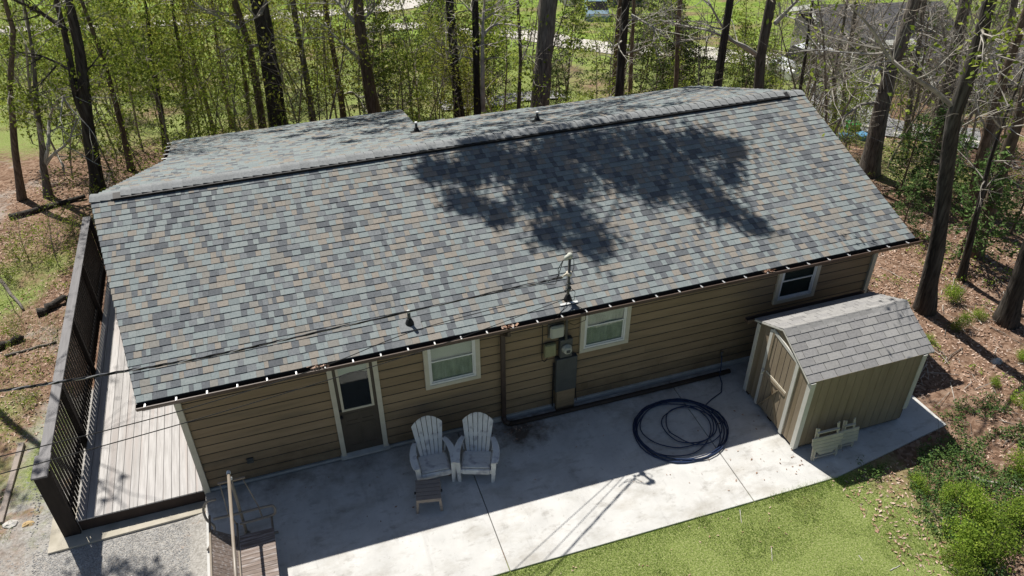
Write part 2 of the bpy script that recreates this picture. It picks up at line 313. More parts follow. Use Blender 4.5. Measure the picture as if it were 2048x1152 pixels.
# ------------------------------------------------------------------ ground, one sheet to the horizon
def axis(lo, hi, step, far):
    a = []; x = lo
    while x < hi: a.append(x); x += step
    st = step; x = lo
    left = []
    while x > -far: st *= 1.35; x -= st; left.append(x)
    st = step; x = hi; right = []
    while x < far: right.append(x); st *= 1.35; x += st
    return left[::-1] + a + right
XS = axis(-22, 46, .4, 900); YS = axis(-9, 62, .4, 900)
gv = []; gc = []
def cover(x, y):
    s = x * HD.x + y * HD.y; t = x * LD.x + y * LD.y
    n = noise.noise(Vector((x * .25, y * .25, 7.))) ; n2 = noise.noise(Vector((x * .9, y * .9, 2.)))
    gr = 0.0; dirt = 0.0
    if y < -3.3 and 0.2 < x < 13 and s < 8:                 # lawn
        gr = 1.0 - .6 * sm(11.2, 12.6, x + .6 * n + .25 * (y + 4)); 
    elif x < 0.2 and y < 4:
        gr = .8 * sm(-2.7, -3.5, x) * (0.55 + .9 * n + .6 * n2); dirt = max(sm(-3.9, -2.6, x + n) * .9, .62 * sm(2.5, .5, y)) + .3 * sm(.1, .5, n2)
    if x < -2.5 and y >= -1:
        gr = max(gr * (1 - .4 * sm(-1, 1, y)), (.22 + 1.0 * n + .7 * n2) * (1 - .5 * sm(7, 10, s)))
        dirt = max(dirt, .4 * sm(.2, .5, n2 - n))
    if s > 11:
        k = sm(13, 19, s) if t < 9 else sm(21, 28, s + 6 * sm(24, 10, t))
        gr = max(gr * (1 - k), k * (.72 + .5 * n + .3 * n2))
    if x > 12.8 and s < 24: gr = max(gr, .62 * sm(.0, .45, n + .5 * n2))
    return (min(max(gr, 0), 1), min(max(dirt, 0), 1), sm(26, 42, s), 1)
nx = len(XS); ny = len(YS)
for y in YS:
    for x in XS:
        gv.append((x, y, ground(x, y))); gc.append(cover(x, y))
gf = [(j * nx + i, j * nx + i + 1, (j + 1) * nx + i + 1, (j + 1) * nx + i) for j in range(ny - 1) for i in range(nx - 1)]
gme = bpy.data.meshes.new('ground'); gme.from_pydata(gv, [], gf)
ca = gme.color_attributes.new('cover', 'FLOAT_COLOR', 'POINT'); ca.data.foreach_set('color', [c for q in gc for c in q])
gme.polygons.foreach_set('use_smooth', [True] * len(gf))
def ground_mat():
    m = bpy.data.materials.new('forest_ground'); m.use_nodes = True; t = m.node_tree; N = t.nodes; L = t.links; b = N['Principled BSDF']
    b.inputs['Roughness'].default_value = .95; b.inputs['Specular IOR Level'].default_value = .1
    tc = N.new('ShaderNodeTexCoord'); at = N.new('ShaderNodeAttribute'); at.attribute_name = 'cover'; sp = N.new('ShaderNodeSeparateColor'); L.new(at.outputs['Color'], sp.inputs[0])
    def nz(sc, det=8, ro=.65):
        n = N.new('ShaderNodeTexNoise'); n.inputs['Scale'].default_value = sc; n.inputs['Detail'].default_value = det; n.inputs['Roughness'].default_value = ro; L.new(tc.outputs['Object'], n.inputs['Vector']); return n.outputs['Fac']
    def ramp(f, stops):
        r = N.new('ShaderNodeValToRGB'); e = r.color_ramp.elements
        while len(e) < len(stops): e.new(.5)
        for i, (p, c) in enumerate(stops): e[i].position = p; e[i].color = (*c, 1)
        L.new(f, r.inputs[0]); return r.outputs[0]
    def mix(f, a, c):
        x = N.new('ShaderNodeMixRGB'); L.new(f, x.inputs[0]); L.new(a, x.inputs[1]); L.new(c, x.inputs[2]); return x.outputs[0]
    def thr(chan, nf, lo=-.25, hi=.25):
        a = N.new('ShaderNodeMath'); a.operation = 'ADD'; L.new(chan, a.inputs[0]); L.new(nf, a.inputs[1])
        mr = N.new('ShaderNodeMapRange'); mr.inputs[1].default_value = 1 + lo; mr.inputs[2].default_value = 1 + hi; L.new(a.outputs[0], mr.inputs[0]); return mr.outputs[0]
    vo = N.new('ShaderNodeTexVoronoi'); vo.inputs['Scale'].default_value = 13; L.new(tc.outputs['Object'], vo.inputs['Vector'])
    sep = N.new('ShaderNodeSeparateColor'); L.new(vo.outputs['Color'], sep.inputs[0])
    litter = ramp(sep.outputs[0], [(0, (.10, .056, .037)), (.35, (.21, .13, .088)), (.7, (.33, .22, .16)), (1, (.42, .31, .235))])
    soil = ramp(nz(3), [(.3, (.10, .058, .036)), (.7, (.22, .145, .10))])
    base = mix(nz(1.3), litter, soil)
    dirt = ramp(nz(22), [(.3, (.24, .225, .20)), (.5, (.36, .345, .32)), (.72, (.48, .465, .44))])
    red = ramp(nz(7), [(.35, (.25, .115, .05)), (.7, (.33, .19, .10))])
    dirt = mix(thr(nz(.6), nz(1.1), .16, .3), dirt, red)
    grass = ramp(nz(34), [(.3, (.075, .11, .025)), (.5, (.19, .24, .065)), (.7, (.38, .37, .20))])
    gfar = ramp(nz(1.6), [(.3, (.08, .13, .025)), (.48, (.16, .24, .04)), (.60, (.24, .31, .065)), (.76, (.34, .33, .15))])
    grass = mix(sp.outputs[2], grass, gfar)
    c = mix(thr(sp.outputs[1], nz(4)), base, dirt); c = mix(thr(sp.outputs[0], nz(5)), c, grass)
    L.new(c, b.inputs['Base Color'])
    bn = N.new('ShaderNodeBump'); bn.inputs['Strength'].default_value = .6; bn.inputs['Distance'].default_value = .06; L.new(nz(18), bn.inputs['Height']); L.new(bn.outputs[0], b.inputs['Normal'])
    return m
gme.materials.append(ground_mat())
go = link('ground', gme); go['kind'] = 'structure'

rng = random.Random(7)
# roads and drives far below the house
def ribbon(name, pts, width, m, lift=.05):
    P = [on_ground(p) for p in pts]; Q = []
    for a, b in zip(P[:-1], P[1:]):
        n = max(2, int((b - a).length / 1.0))
        Q += [a.lerp(b, k / n) for k in range(n)]
    Q.append(P[-1]); mb = MB(); n = len(Q)
    for i, q in enumerate(Q):
        d = Q[min(i + 1, n - 1)] - Q[max(i - 1, 0)]; a = Vector((-d.y, d.x, 0)).normalized() * width / 2 * (1 + .12 * noise.noise(q * .4))
        for k in (-1, -.33, .33, 1):
            p = q + a * k; mb.v.append((p.x, p.y, ground(p.x, p.y) + lift))
    for i in range(n - 1):
        for k in range(3):
            mb.f.append((i * 4 + k, i * 4 + k + 1, i * 4 + k + 5, i * 4 + k + 4)); mb.m.append(0)
    o = mb.build(name, m); o['kind'] = 'structure'; return o
M['gravelroad'] = mat('gravel_road', (.46, .43, .39), (.54, .51, .47), 1.2, rough=.95, detail=10)
M['asphalt'] = mat('old_asphalt', (.20, .20, .205), (.30, .30, .30), 1.5, rough=.95, detail=10)
ribbon('road', [(-260, 88), (0, 62), (250, 52), (520, 34), (760, 18), (900, -8)], 4.2, M['gravelroad'])
ribbon('driveway', [(1020, 66), (1120, 84), (1240, 100), (1400, 104), (1560, 122), (1640, 140)], 3.6, M['gravelroad'])
ribbon('driveway', [(760, 60), (850, 50), (950, 72), (1030, 68)], 2.6, M['gravelroad'], .06)
ribbon('path', [(880, 214), (980, 208), (1120, 190)], 1.6, M['asphalt'], .08)
ribbon('driveway', [(1640, 140), (1690, 190), (1705, 240), (1800, 262), (1960, 280)], 3.0, M['asphalt'], .07)

# ------------------------------------------------------------------ the house
SL = .302; NA = math.atan(SL); YE, ZE, YR = -.37, 2.80, 4.28; ZR = ZE + SL * (YR - YE)
LF = (YR - YE) / math.cos(NA)
house = thing('house', 'long tan clapboard house under a grey and tan shingled gable roof', 'house')
core = MB()
prof = [(0.02, .03), (7.3, .03), (7.3, 1), (7.3, 2.9), (4.28, 3.95), (.03, 2.78)]
core.prism([(.02, .03, -.6), (.02, 7.35, -3.2), (.02, 7.35, 3.0), (.02, 4.28, 3.98), (.02, .03, 2.78)], (14.30, 0, 0))
core.build('wall', M['felt'], house)
MB().box((.2, 7.36, -3.5), (5.9, 10.5, 2.1)).build('wall', M['siding'], house)
MB().box((5.0, -.03, -.12), (14.3, .028, .115)).box((0.03, -.012, -.12), (5.0, .028, .05)).build('foundation', M['found'], house)
# openings: x0, x1, z0, z1 of the casings
DOOR = (2.55, 3.46, .10, 2.54); WINS = [(4.31, 5.40, 1.33, 2.62), (7.46, 8.53, 1.38, 2.63), (11.90, 12.92, 1.51, 2.63)]
OPEN = [DOOR] + WINS
nb = 12; z0s = .06; ex = (2.66 - z0s) / nb
for c in range(nb):
    za, zb = z0s + c * ex, z0s + (c + 1) * ex
    if za < .115: za0 = za
    segs = [(.075, 14.26, za, zb)]
    for (a, b, p, q) in OPEN:
        new = []
        for (x0, x1, u, v) in segs:
            if b <= x0 or a >= x1 or q - .05 <= u or p + .05 >= v: new.append((x0, x1, u, v)); continue
            if x0 < a: new.append((x0, a + .03, u, v))
            if b < x1: new.append((b - .03, x1, u, v))
            if u < p - .02: new.append((a + .03, b - .03, u, p + .05))
            if v > q + .02: new.append((a + .03, b - .03, q - .05, v))
        segs = new
    # butt joints so that no board runs the whole wall
    out = []
    for s_ in segs:
        x0, x1, u, v = s_
        if x1 - x0 > 4.2:
            k = x0 + (x1 - x0) * (.35 + .3 * rng.random()); out += [(x0, k - .0015, u, v), (k + .0015, x1, u, v)]
        else: out.append(s_)
    for x0, x1, u, v in out:
        if x0 < 5.85 < x1 or True:
            f = (v - u) / ex
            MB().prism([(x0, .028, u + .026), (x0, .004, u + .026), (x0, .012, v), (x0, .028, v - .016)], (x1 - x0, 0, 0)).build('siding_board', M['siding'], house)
for x0, x1 in ((-.03, .075), (14.26, 14.36)):
    MB().box((x0, -.04, -.02), (x1, .08, 2.66)).build('corner_trim', M['trim'], house)
MB().box((-.45, -.36, 2.60), (14.84, -.335, 2.765)).build('fascia', M['dkbrown'], house)
MB().box((-.05, -.335, 2.64), (14.4, .03, 2.655)).build('soffit', M['dkbrown'], house)
# door
dr = MB().box((2.64, .0, .13), (3.37, .03, 2.45)).build('door', M['door'], house)
dp = MB()
for (a, b, p, q) in ((2.735, 2.985, .95, 1.16), (3.025, 3.275, .95, 1.16), (2.735, 2.985, .30, .87), (3.025, 3.275, .30, .87)):
    for (e0, e1, f0, f1) in ((a, b, p, p + .02), (a, b, q - .02, q), (a, a + .02, p + .02, q - .02), (b - .02, b, p + .02, q - .02)):
        dp.box((e0, -.008, f0), (e1, .001, f1))
dp.build('panel_moulding', M['door'], dr)
gf_ = MB()
for (a, b, p, q) in ((2.70, 3.31, 1.24, 1.285), (2.70, 3.31, 2.315, 2.36), (2.70, 2.745, 1.285, 2.315), (3.265, 3.31, 1.285, 2.315)): gf_.box((a, -.018, p), (b, .001, q))
gf_.build('glass_frame', M['trim'], dr)
MB().box((2.745, -.006, 1.285), (3.265, -.003, 2.315)).build('pane', M['glass'], dr)
MB().box((2.745, -.0025, 1.285), (3.265, -.0005, 2.315)).build('dark_interior', M['dark'], dr)
sh = MB(); n = 10
for k in range(n):
    a = 2.745 + .52 * k / n; b = 2.745 + .52 * (k + 1) / n; f = lambda x: 2.10 + .06 * math.sin((x - 2.745) / .52 * 2.6 + .3)
    sh.add([(a, -.0028, f(a)), (b, -.0028, f(b)), (b, -.0028, 2.315), (a, -.0028, 2.315)], [(0, 1, 2, 3)])
sh.build('blind', M['blind'], dr)
MB().lathe([(.012, 0), (.012, .03), (.03, .035), (.034, .05), (.028, .068), (.0, .072)], (2.672, .0, 1.13), 12, axis=(0, -1, 0)).lathe([(.028, 0), (.028, .012), (.02, .018)], (2.672, 0, 1.27), 12, axis=(0, -1, 0)).build('handle', M['vent'], dr, True)
for (a, b, p, q) in ((2.55, 2.64, .10, 2.54), (3.37, 3.46, .10, 2.54)): MB().box((a, -.04, p), (b, .03, q)).build('door_casing', M['trim'], house)
MB().box((2.64, -.04, 2.45), (3.37, .03, 2.54)).build('door_casing', M['trim'], house)
MB().prism([(2.53, .03, .04), (2.53, -.085, .04), (2.53, -.085, .085), (2.53, .03, .128)], (.95, 0, 0)).build('door_sill', M['found'], house)
# windows
for wi, (a, b, p, q) in enumerate(WINS):
    wn = MB()
    for (e0, e1, f0, f1) in ((a, a + .085, p, q), (b - .085, b, p, q), (a + .085, b - .085, p, p + .085), (a + .085, b - .085, q - .085, q)): wn.box((e0, -.042, f0), (e1, .028, f1))
    wo = wn.build('window', M['trim'], house, bevel=.004)
    if wi == 2: wo['label'] = 'dim window half hidden above the shed roof'
    ia, ib, ip, iq = a + .085, b - .085, p + .085, q - .085
    fr = MB()
    for (e0, e1, f0, f1) in ((ia, ia + .035, ip, iq), (ib - .035, ib, ip, iq), (ia + .035, ib - .035, ip, ip + .04), (ia + .035, ib - .035, iq - .03, iq)): fr.box((e0, -.03, f0), (e1, .028, f1))
    fr.build('frame', M['white'], wo)
    ia += .035; ib -= .035; ip += .04; iq -= .03; mid = (ip + iq) / 2
    for k, (f0, f1, yy) in enumerate(((ip, mid + .012, .004), (mid - .012, iq, -.012))):
        s_ = MB()
        for (e0, e1, h0, h1) in ((ia, ia + .028, f0, f1), (ib - .028, ib, f0, f1), (ia + .028, ib - .028, f0, f0 + .028), (ia + .028, ib - .028, f1 - .028, f1)): s_.box((e0, yy - .012, h0), (e1, yy + .006, h1))
        s_.build('sash', M['white'], wo)
        MB().box((ia + .028, yy - .003, f0 + .028), (ib - .028, yy, f1 - .028)).build('pane', M['glass'], wo)
    if wi < 2:
        cu = MB(); n = 48; o = 0
        for k in range(n + 1):
            x = ia + (ib - ia) * k / n; y = .0215 + .003 * math.sin(k * 1.3)
            cu.v += [(x, y, ip), (x, y, mid if wi == 0 else iq - .02)]
        for k in range(n): cu.f.append((2 * k, 2 * k + 2, 2 * k + 3, 2 * k + 1)); cu.m.append(0)
        cu.build('curtain', M['curtain'], wo)
        MB().box((ia, .017, mid if wi == 0 else mid + .02), (ib, .0185, iq)).build('blind', M['blind' if wi == 0 else 'curtain'], wo)
    else: MB().box((ia, .022, ip), (ib, .026, iq)).build('dark_interior', M['panel'], wo)
# roof decks
def front(x, v, h=0): return Vector((x, YE + v * math.cos(NA) - h * math.sin(NA), ZE + v * math.sin(NA) + h * math.cos(NA)))
def back(x, y, h=0): return Vector((x, y + h * math.sin(NA), ZR - SL * (y - YR) + h * math.cos(NA)))
def fl(v): return -.49 - .66 * v / LF
def frr(v): return 14.86 + .07 * v / LF
MB().prism([front(fl(0), 0, -.03), front(frr(0), 0, -.03), front(frr(LF), LF, -.03), front(fl(LF), LF, -.03)], (0, 0, -.11)).build('roof', M['felt'], house)
BK = [(-1.15, YR), (14.93, YR), (13.95, 7.46), (6.02, 7.94), (6.23, 10.62), (-.14, 10.86), (-.02, 7.8)]
MB().prism([back(x, y, -.03) for x, y in BK], (0, 0, -.11)).build('roof', M['felt'], house)
# shingles: front slope, tab by tab; the nearest 300 are objects of their own
def tab(mb, w, e, h0, m=0):
    return mb.add([(0, 0, -.004), (w, 0, -.004), (w, e, -.006), (0, e, -.006), (0, 0, h0), (w, 0, h0), (w, e, .0), (0, e, .0)],
                  ((4, 5, 6, 7), (0, 1, 5, 4), (1, 2, 6, 5), (3, 0, 4, 7)), m)
NR = 33; EXP = LF / NR; WS = (.072, .10, .13, .158, .19, .24)
tabme = {}
for wd in WS:
    for hk, h in enumerate((.011, .016)): tabme[wd, hk] = tab(MB(), wd - .002, EXP + .02, h).mesh('shingle', SH[0])
WTS = (.20, .16, .15, .17, .18, .14)
tabs = []
for r_ in range(NR):
    v = r_ * EXP; x = fl(v) + .0; xe = frr(v); last = -1
    x -= rng.random() * .08
    while x < xe - .04:
        wd = rng.choices(WS, (.16, .2, .22, .2, .13, .09))[0]
        c = rng.choices(range(6), WTS)[0]
        if c == last and rng.random() < .6: c = rng.choices(range(6), WTS)[0]
        last = c
        a = max(x, fl(v)); b = min(x + wd, xe)
        if xe - b < .05: b = xe
        tabs.append((r_, a, b, wd if abs(b - a - wd) < 1e-6 else None, c, rng.randrange(2)))
        x = b if b == xe else x + wd
full = [t for t in tabs if t[3]]
full.sort(key=lambda t: (front((t[1] + t[2]) / 2, t[0] * EXP) - CAM).length / math.sqrt(t[3]) * (1 if t[3] > .12 else 1.3))
single = set(map(id, full[:300]))
rest = MB()
Q = Matrix(((1, 0, 0, 0), (0, math.cos(NA), -math.sin(NA), 0), (0, math.sin(NA), math.cos(NA), 0), (0, 0, 0, 1)))
for t in tabs:
    r_, a, b, wd, c, hk = t
    v = r_ * EXP; mw = Matrix.Translation(front(a, v, .002)) @ Q
    if id(t) in single:
        o = link('shingle', tabme[wd, hk], house, mw=mw)
        o.material_slots[0].link = 'OBJECT'; o.material_slots[0].material = SH[c]
    else:
        q = tab(MB(), b - a - .002, EXP + .02 if r_ < NR - 1 else EXP - .03, .011 + .005 * hk)
        rest.add([mw @ Vector(p) for p in q.v], q.f, c)
# far slope and the wing behind it
nrow = 48; yb = YR + .12; k = 0
def xlim(y):
    lo = -1.15 + (y - YR) * (1.13 / (7.8 - YR)) if y < 7.8 else -.02 - .12 * (y - 7.8) / 3.06
    if y < 7.46: hi = 14.93 - .98 * (y - YR) / (7.46 - YR)
    elif y < 7.94: hi = 13.95 - 7.93 * (y - 7.46) / .48
    else: hi = 6.02 + .21 * (y - 7.94) / 2.68
    return lo, hi
Qb = Matrix(((-1, 0, 0, 0), (0, -math.cos(NA), math.sin(NA), 0), (0, math.sin(NA), math.cos(NA), 0), (0, 0, 0, 1)))
y = 10.85
while y > YR + .15:
    lo, hi = xlim(min(y, 10.7)); x = lo; e = EXP
    while x < hi - .03:
        wd = rng.choice(WS); b = min(x + wd, hi); c = rng.choices(range(6), (.26, .26, .12, .08, .18, .10))[0]
        q = tab(MB(), b - x - .002, e + .02, .010 + .006 * rng.random())
        mw = Matrix.Translation(back(b, y, .002)) @ Qb
        yl = y if True else y
        rest.add([mw @ Vector(p) for p in q.v], q.f, c); x = b
    y -= EXP * math.cos(NA)
o = rest.build('shingles', SH, house); o['kind'] = 'stuff'
# ridge vent and ridge caps
MB().prism([front(-.71, LF - .185, .0), front(-.71, LF - .185, .066), front(-.71, LF - .02, .066), front(-.71, LF, .0)], (15.19, 0, 0)).build('ridge_vent', M['vent'], house)
cx0 = -1.14; ncap = 84; cw = (14.92 + 1.14) / ncap
cp = MB()
def capv(x, h):
    pts = []
    for dv in (-.17, -.10, -.04, 0): pts.append((x, dv * math.cos(NA), dv * math.sin(NA) + h + (.012 if dv < 0 else .004)))
    for dv in (.04, .10, .19): pts.append((x, dv * math.cos(NA), -dv * math.sin(NA) + h + .012))
    return pts
A_ = capv(0, .014); B_ = capv(cw + .03, -.010); A2 = [(p[0], p[1], p[2] - .012) for p in A_]
cp.add(A_ + B_ + A2, [(i, i + 7, i + 8, i + 1) for i in range(6)] + [(i, i + 1, i + 15, i + 14) for i in range(6)] + [(0, 14, 7)])
cpm = cp.mesh('ridge_cap_shingle', M['cap'])
for i in range(ncap):
    x = cx0 + i * cw; hh = .066 if -.72 < x < 14.3 else .02
    link('ridge_cap_shingle', cpm, house, loc=(x, YR, ZR + hh))
# rakes
MB().prism([front(fl(0) + .005, .0, -.031), front(fl(LF) + .005, LF, -.031), front(fl(LF) + .005, LF, -.16), front(fl(0) + .005, 0, -.16)], (.03, 0, 0)).build('rake_board', M['dkbrown'], house)
MB().prism([front(frr(0) - .035, .0, -.031), front(frr(LF) - .035, LF, -.031), front(frr(LF) - .035, LF, -.16), front(frr(0) - .035, 0, -.16)], (.03, 0, 0)).build('rake_board', M['dkbrown'], house)
# gutter: an open trough with hangers
gt = MB(); gx0, gx1 = -.5, 14.97
P_ = [(-.362, 2.775), (-.362, 2.685), (-.37, 2.68), (-.44, 2.68), (-.455, 2.70), (-.475, 2.765), (-.492, 2.772), (-.492, 2.784), (-.472, 2.784), (-.462, 2.765), (-.444, 2.705), (-.435, 2.692), (-.372, 2.692), (-.366, 2.775)]
n = len(P_)
for x in (gx0, gx1): gt.v += [(x, a, b) for a, b in P_]
for i in range(n):
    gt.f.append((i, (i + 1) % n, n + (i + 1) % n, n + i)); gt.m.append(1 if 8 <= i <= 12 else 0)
gtr = gt.build('gutter', [M['gutter'], M['gutter_in']], house)
MB().prism([(gx0, a, b) for a, b in P_[:7]], (-.004, 0, 0)).build('end_cap', M['gutter'], gtr)
MB().prism([(gx1, a, b) for a, b in P_[:7]], (.004, 0, 0)).build('end_cap', M['gutter'], gtr)
hm = MB().box((-.012, -.478, 2.772), (.012, -.365, 2.778)).box((-.011, -.488, 2.779), (.011, -.458, 2.792)).box((-.005, -.48, 2.79), (.005, -.464, 2.802)).mesh('gutter_hanger', M['alu'])
i = 0; x = -.36
while x < 14.9: link('gutter_hanger', hm, gtr, loc=(x, 0, 0)); x += .483
for cx in (2.42, 5.82, 11.3):
    q = MB()
    for k in range(26):
        p = Vector((cx + rng.gauss(0, .06), -.42 + rng.gauss(0, .022), 2.785 + abs(rng.gauss(0, .012)))); a = Vector((rng.gauss(0, 1), rng.gauss(0, 1), rng.gauss(0, .6))).normalized() * .035; b = a.cross(Vector((rng.random(), rng.random(), 1))).normalized() * .02
        q.add([p - a - b, p + a - b, p + a + b, p - a + b], [(0, 1, 2, 3)])
    oo = q.build('leaves', M['litter'], gtr); oo['kind'] = 'stuff'
# downspout
ds = MB().box((5.80, -.10, .10), (5.89, -.045, 2.40)).build('downspout', M['dkbrown'], house, bevel=.008)
MB().beam((5.845, -.42, 2.69), (5.845, -.42, 2.58), .085, .055).beam((5.845, -.435, 2.60), (5.845, -.06, 2.36), .085, .055, (0, -1, 0)).build('elbow', M['dkbrown'], ds)
MB().tube([(5.845, -.07, .16), (5.845, -.075, .09), (5.86, -.13, .055), (5.93, -.20, .05)], .055, 10).build('elbow', M['dkbrown'], ds, True)
MB().box((.84, -.03, .5), (.96, .0, .62)).box((.85, -.036, .53), (.95, -.03, .545)).box((.85, -.036, .575), (.95, -.03, .59)).build('dryer_vent', M['panel'], house)
# pipes through the roof
def roofz(y): return ZE + SL * (y - YE) if y < YR else ZR - SL * (y - YR)
for i, (x, y, hgt) in enumerate(((4.14, .06, .27), (5.79, 6.46, .24), (8.53, 5.52, .22))):
    z = roofz(y); s = -1 if y < YR else 1
    up = Vector((0, s * math.sin(NA), math.cos(NA)))
    base = Vector((x, y, z + .02))
    vp = MB().lathe([(.085, -.01), (.07, .03), (.05, .08), (.042, .10), (.034, .105)], base, 14).build('vent_pipe', M['vent'], house, True)
    MB().lathe([(.03, .08), (.03, hgt), (.022, hgt), (.022, hgt - .05)], base, 12).build('pipe', M['panel'], vp, True)
    MB().lathe([(.034, hgt - .025), (.034, hgt + .006), (.024, hgt + .006)], base, 12).build('rim', M['white'], vp, True)
    q = MB()
    a0 = front(x - .2, (y - YE) / math.cos(NA) - .14, .022) if s < 0 else back(x - .2, y - .12, .02)
    if s < 0: q.prism([front(x - .2, (y - YE) / math.cos(NA) - .16, .022), front(x + .2, (y - YE) / math.cos(NA) - .16, .022), front(x + .2, (y - YE) / math.cos(NA) + .1, .02), front(x - .2, (y - YE) / math.cos(NA) + .1, .02)], (0, 0, .004)).build('flashing', M['cap'], vp)
    else: q.prism([back(x - .15, y - .12, .02), back(x + .15, y - .12, .02), back(x + .15, y + .14, .02), back(x - .15, y + .14, .02)], (0, 0, .004)).build('flashing', M['vent'], vp)
# wing gutter at its left edge
q = MB()
a, b = back(-.06, 7.95, -.02), back(-.16, 10.8, -.02)
q.beam(a + Vector((-.07, 0, -.06)), b + Vector((-.07, 0, -.06)), .02, .12).beam(a + Vector((-.01, 0, -.11)), b + Vector((-.01, 0, -.11)), .12, .01)
wg = q.build('gutter', M['gutter'], house)
for k in range(5):
    p = a.lerp(b, .04 + k * .23); MB().beam(p + Vector((-.11, 0, .0)), p + Vector((.02, 0, .004)), .03, .012).build('gutter_hanger', M['alu'], wg)

# ------------------------------------------------------------------ patio, strip, gravel
pt = MB()
slabs = [[(0, .027), (4.862, .027), (4.862, -7), (0, -7)], [(4.878, .027), (9.612, .027), (9.60, -3.46), (4.878, -3.42)], [(9.628, .027), (14.12, .027), (14.38, -3.02), (11.4, -3.47), (9.616, -3.46)]]
slabs[0] = [(-.02, -.035), (4.862, -.035), (4.862, -3.42), (3.2, -3.43), (3.0, -6), (-.06, -6)]
slabs[1][0] = (4.878, -.035); slabs[1][1] = (9.612, -.035); slabs[2][0] = (9.628, -.035); slabs[2][1] = (14.2, -.035)
pat = bpy.data.objects.new('patio', None); COL.objects.link(pat); pat['kind'] = 'structure'
for s_ in slabs:
    MB().prism([(x, y, -.30) for x, y in s_], (0, 0, .30)).build('concrete_slab', M['conc'], pat, bevel=.008)
st = MB().prism([(x, y, -.5) for x, y in ((-2.75, -.36), (-.065, -.30), (-.065, .6), (-2.75, .6))], (0, 0, .315)).build('concrete_strip', M['conc2'], bevel=.01); st['kind'] = 'structure'

# ------------------------------------------------------------------ deck and its slatted screen
deck = thing('deck', 'weathered grey board deck along the left end of the house', 'deck', (-1.1, 4.3, .1))
def dk(mb, name, m): o = mb.build(name, m); o.parent = deck; o.matrix_parent_inverse = Matrix.Translation((1.1, -4.3, -.1)); return o
bm_ = MB().box((-.0685, -4.33, -.03), (.0685, 4.3, 0)).mesh('deck_board', M['deck'])
for i in range(15):
    x = -2.13 + i * .1455
    if x + .07 > -.02: continue
    link('deck_board', bm_, deck, loc=(x + 1.1, 0, 0))
dk(MB().box((-2.2, -.03, -.2), (-.04, .01, .068)), 'rim_joist', M['deckrim'])
dk(MB().box((-2.2, .01, -.5), (-2.16, 8.6, .068)), 'rim_joist', M['deckrim'])
dk(MB().box((-2.16, 8.56, -.7), (-.02, 8.6, .068)), 'rim_joist', M['deckrim'])
fe = thing('privacy_screen', 'tall dark brown slatted privacy screen along the outer edge of the deck', 'fence', (-2.32, 4.3, 0))
def fk(mb, name, m): o = mb.build(name, m); o.parent = fe; o.matrix_parent_inverse = Matrix.Translation((2.32, -4.3, 0)); return o
sl = MB().box((-.008, -.0415, -.15), (.008, .0415, 1.47)).mesh('slat', M['fence'])
k = 0; y = .02
while y < 8.55: link('slat', sl, fe, loc=(-.02, y - 4.3, 0)); y += .139
for y in (2.12, 4.28, 6.44, 8.58): fk(MB().box((-2.325, y - .045, -.6), (-2.235, y + .045, 1.47)), 'post', M['fence'])
fk(MB().box((-2.50, -.09, -.45), (-2.215, -.03, 1.45)), 'end_panel', M['fence'])
fk(MB().box((-2.329, -.03, .17), (-2.29, 8.6, .26)), 'rail', M['fence'])
fk(MB().box((-2.329, -.03, 1.36), (-2.29, 8.6, 1.45)), 'rail', M['fence'])
fk(MB().box((-2.43, .35, 1.472), (-2.25, 8.66, 1.505)), 'cap_rail', M['fencecap'])
fk(MB().box((-2.49, -.20, 1.476), (-2.235, .345, 1.512)), 'cap_rail', M['fencecap'])

# ------------------------------------------------------------------ service mast, meter, wires
X0 = 7.12; MY = -.12
ma = thing('service_mast', 'electrical service mast with pale weatherhead standing through the roof edge', 'mast', (X0, MY, 2.9))
def pk(mb, name, m, root, smooth=False):
    o = mb.build(name, m, smooth=smooth); o.parent = root; o.matrix_parent_inverse = Matrix.Translation(-Vector(root.location)); return o
pk(MB().tube([(X0, MY, 1.9), (X0, MY, 3.86)], .027, 12), 'conduit', M['conduit'], ma, True)
wh = pk(MB().lathe([(.034, -.02), (.05, .0), (.058, .035), (.045, .075), (.015, .09)], (X0, MY, 3.84), 12).tube([(X0, MY, 3.885), (X0 - .08, MY - .03, 3.87), (X0 - .11, MY - .04, 3.83)], [.042, .04, .032], 10), 'weatherhead', M['box'], ma, True)
pk(MB().lathe([(.055, -.03), (.055, .03)], (X0, MY, 3.48), 10).beam((X0 - .02, MY, 3.5), (X0 - .12, MY - .03, 3.47), .03, .03).lathe([(.02, 0), (.03, .015), (.02, .035), (.026, .05)], (X0 - .13, MY - .03, 3.45), 10, axis=(-1, 0, 0)), 'insulator', M['fold'], ma, True)
pk(MB().lathe([(.055, -.03), (.055, .03)], (X0, MY, 3.15), 10).beam((X0, MY, 3.15), (X0 - .09, MY - .05, 3.13), .03, .03).lathe([(.05, 0), (.05, .02)], (X0, MY, 3.25), 10), 'clamp', M['panel'], ma, True)
zz = ZE + SL * (MY - YE)
pk(MB().lathe([(.085, -.02), (.065, .04), (.042, .10), (.034, .115)], (X0, MY, zz + .02), 14), 'boot', M['vent'], ma, True)
f0 = lambda x, y, h: (x, y, ZE + SL * (y - YE) + h)
pk(MB().prism([f0(X0 - .19, MY - .12, .024), f0(X0 + .16, MY - .12, .024), f0(X0 + .16, MY - .08, .026), f0(X0 - .19, MY - .08, .026)], (0, 0, .006)), 'flashing', M['white'], ma)
def sag(p, q, dip, n=24): p = Vector(p); q = Vector(q); return [p.lerp(q, k / n) - Vector((0, 0, dip * 4 * (k / n) * (1 - k / n))) for k in range(n + 1)]
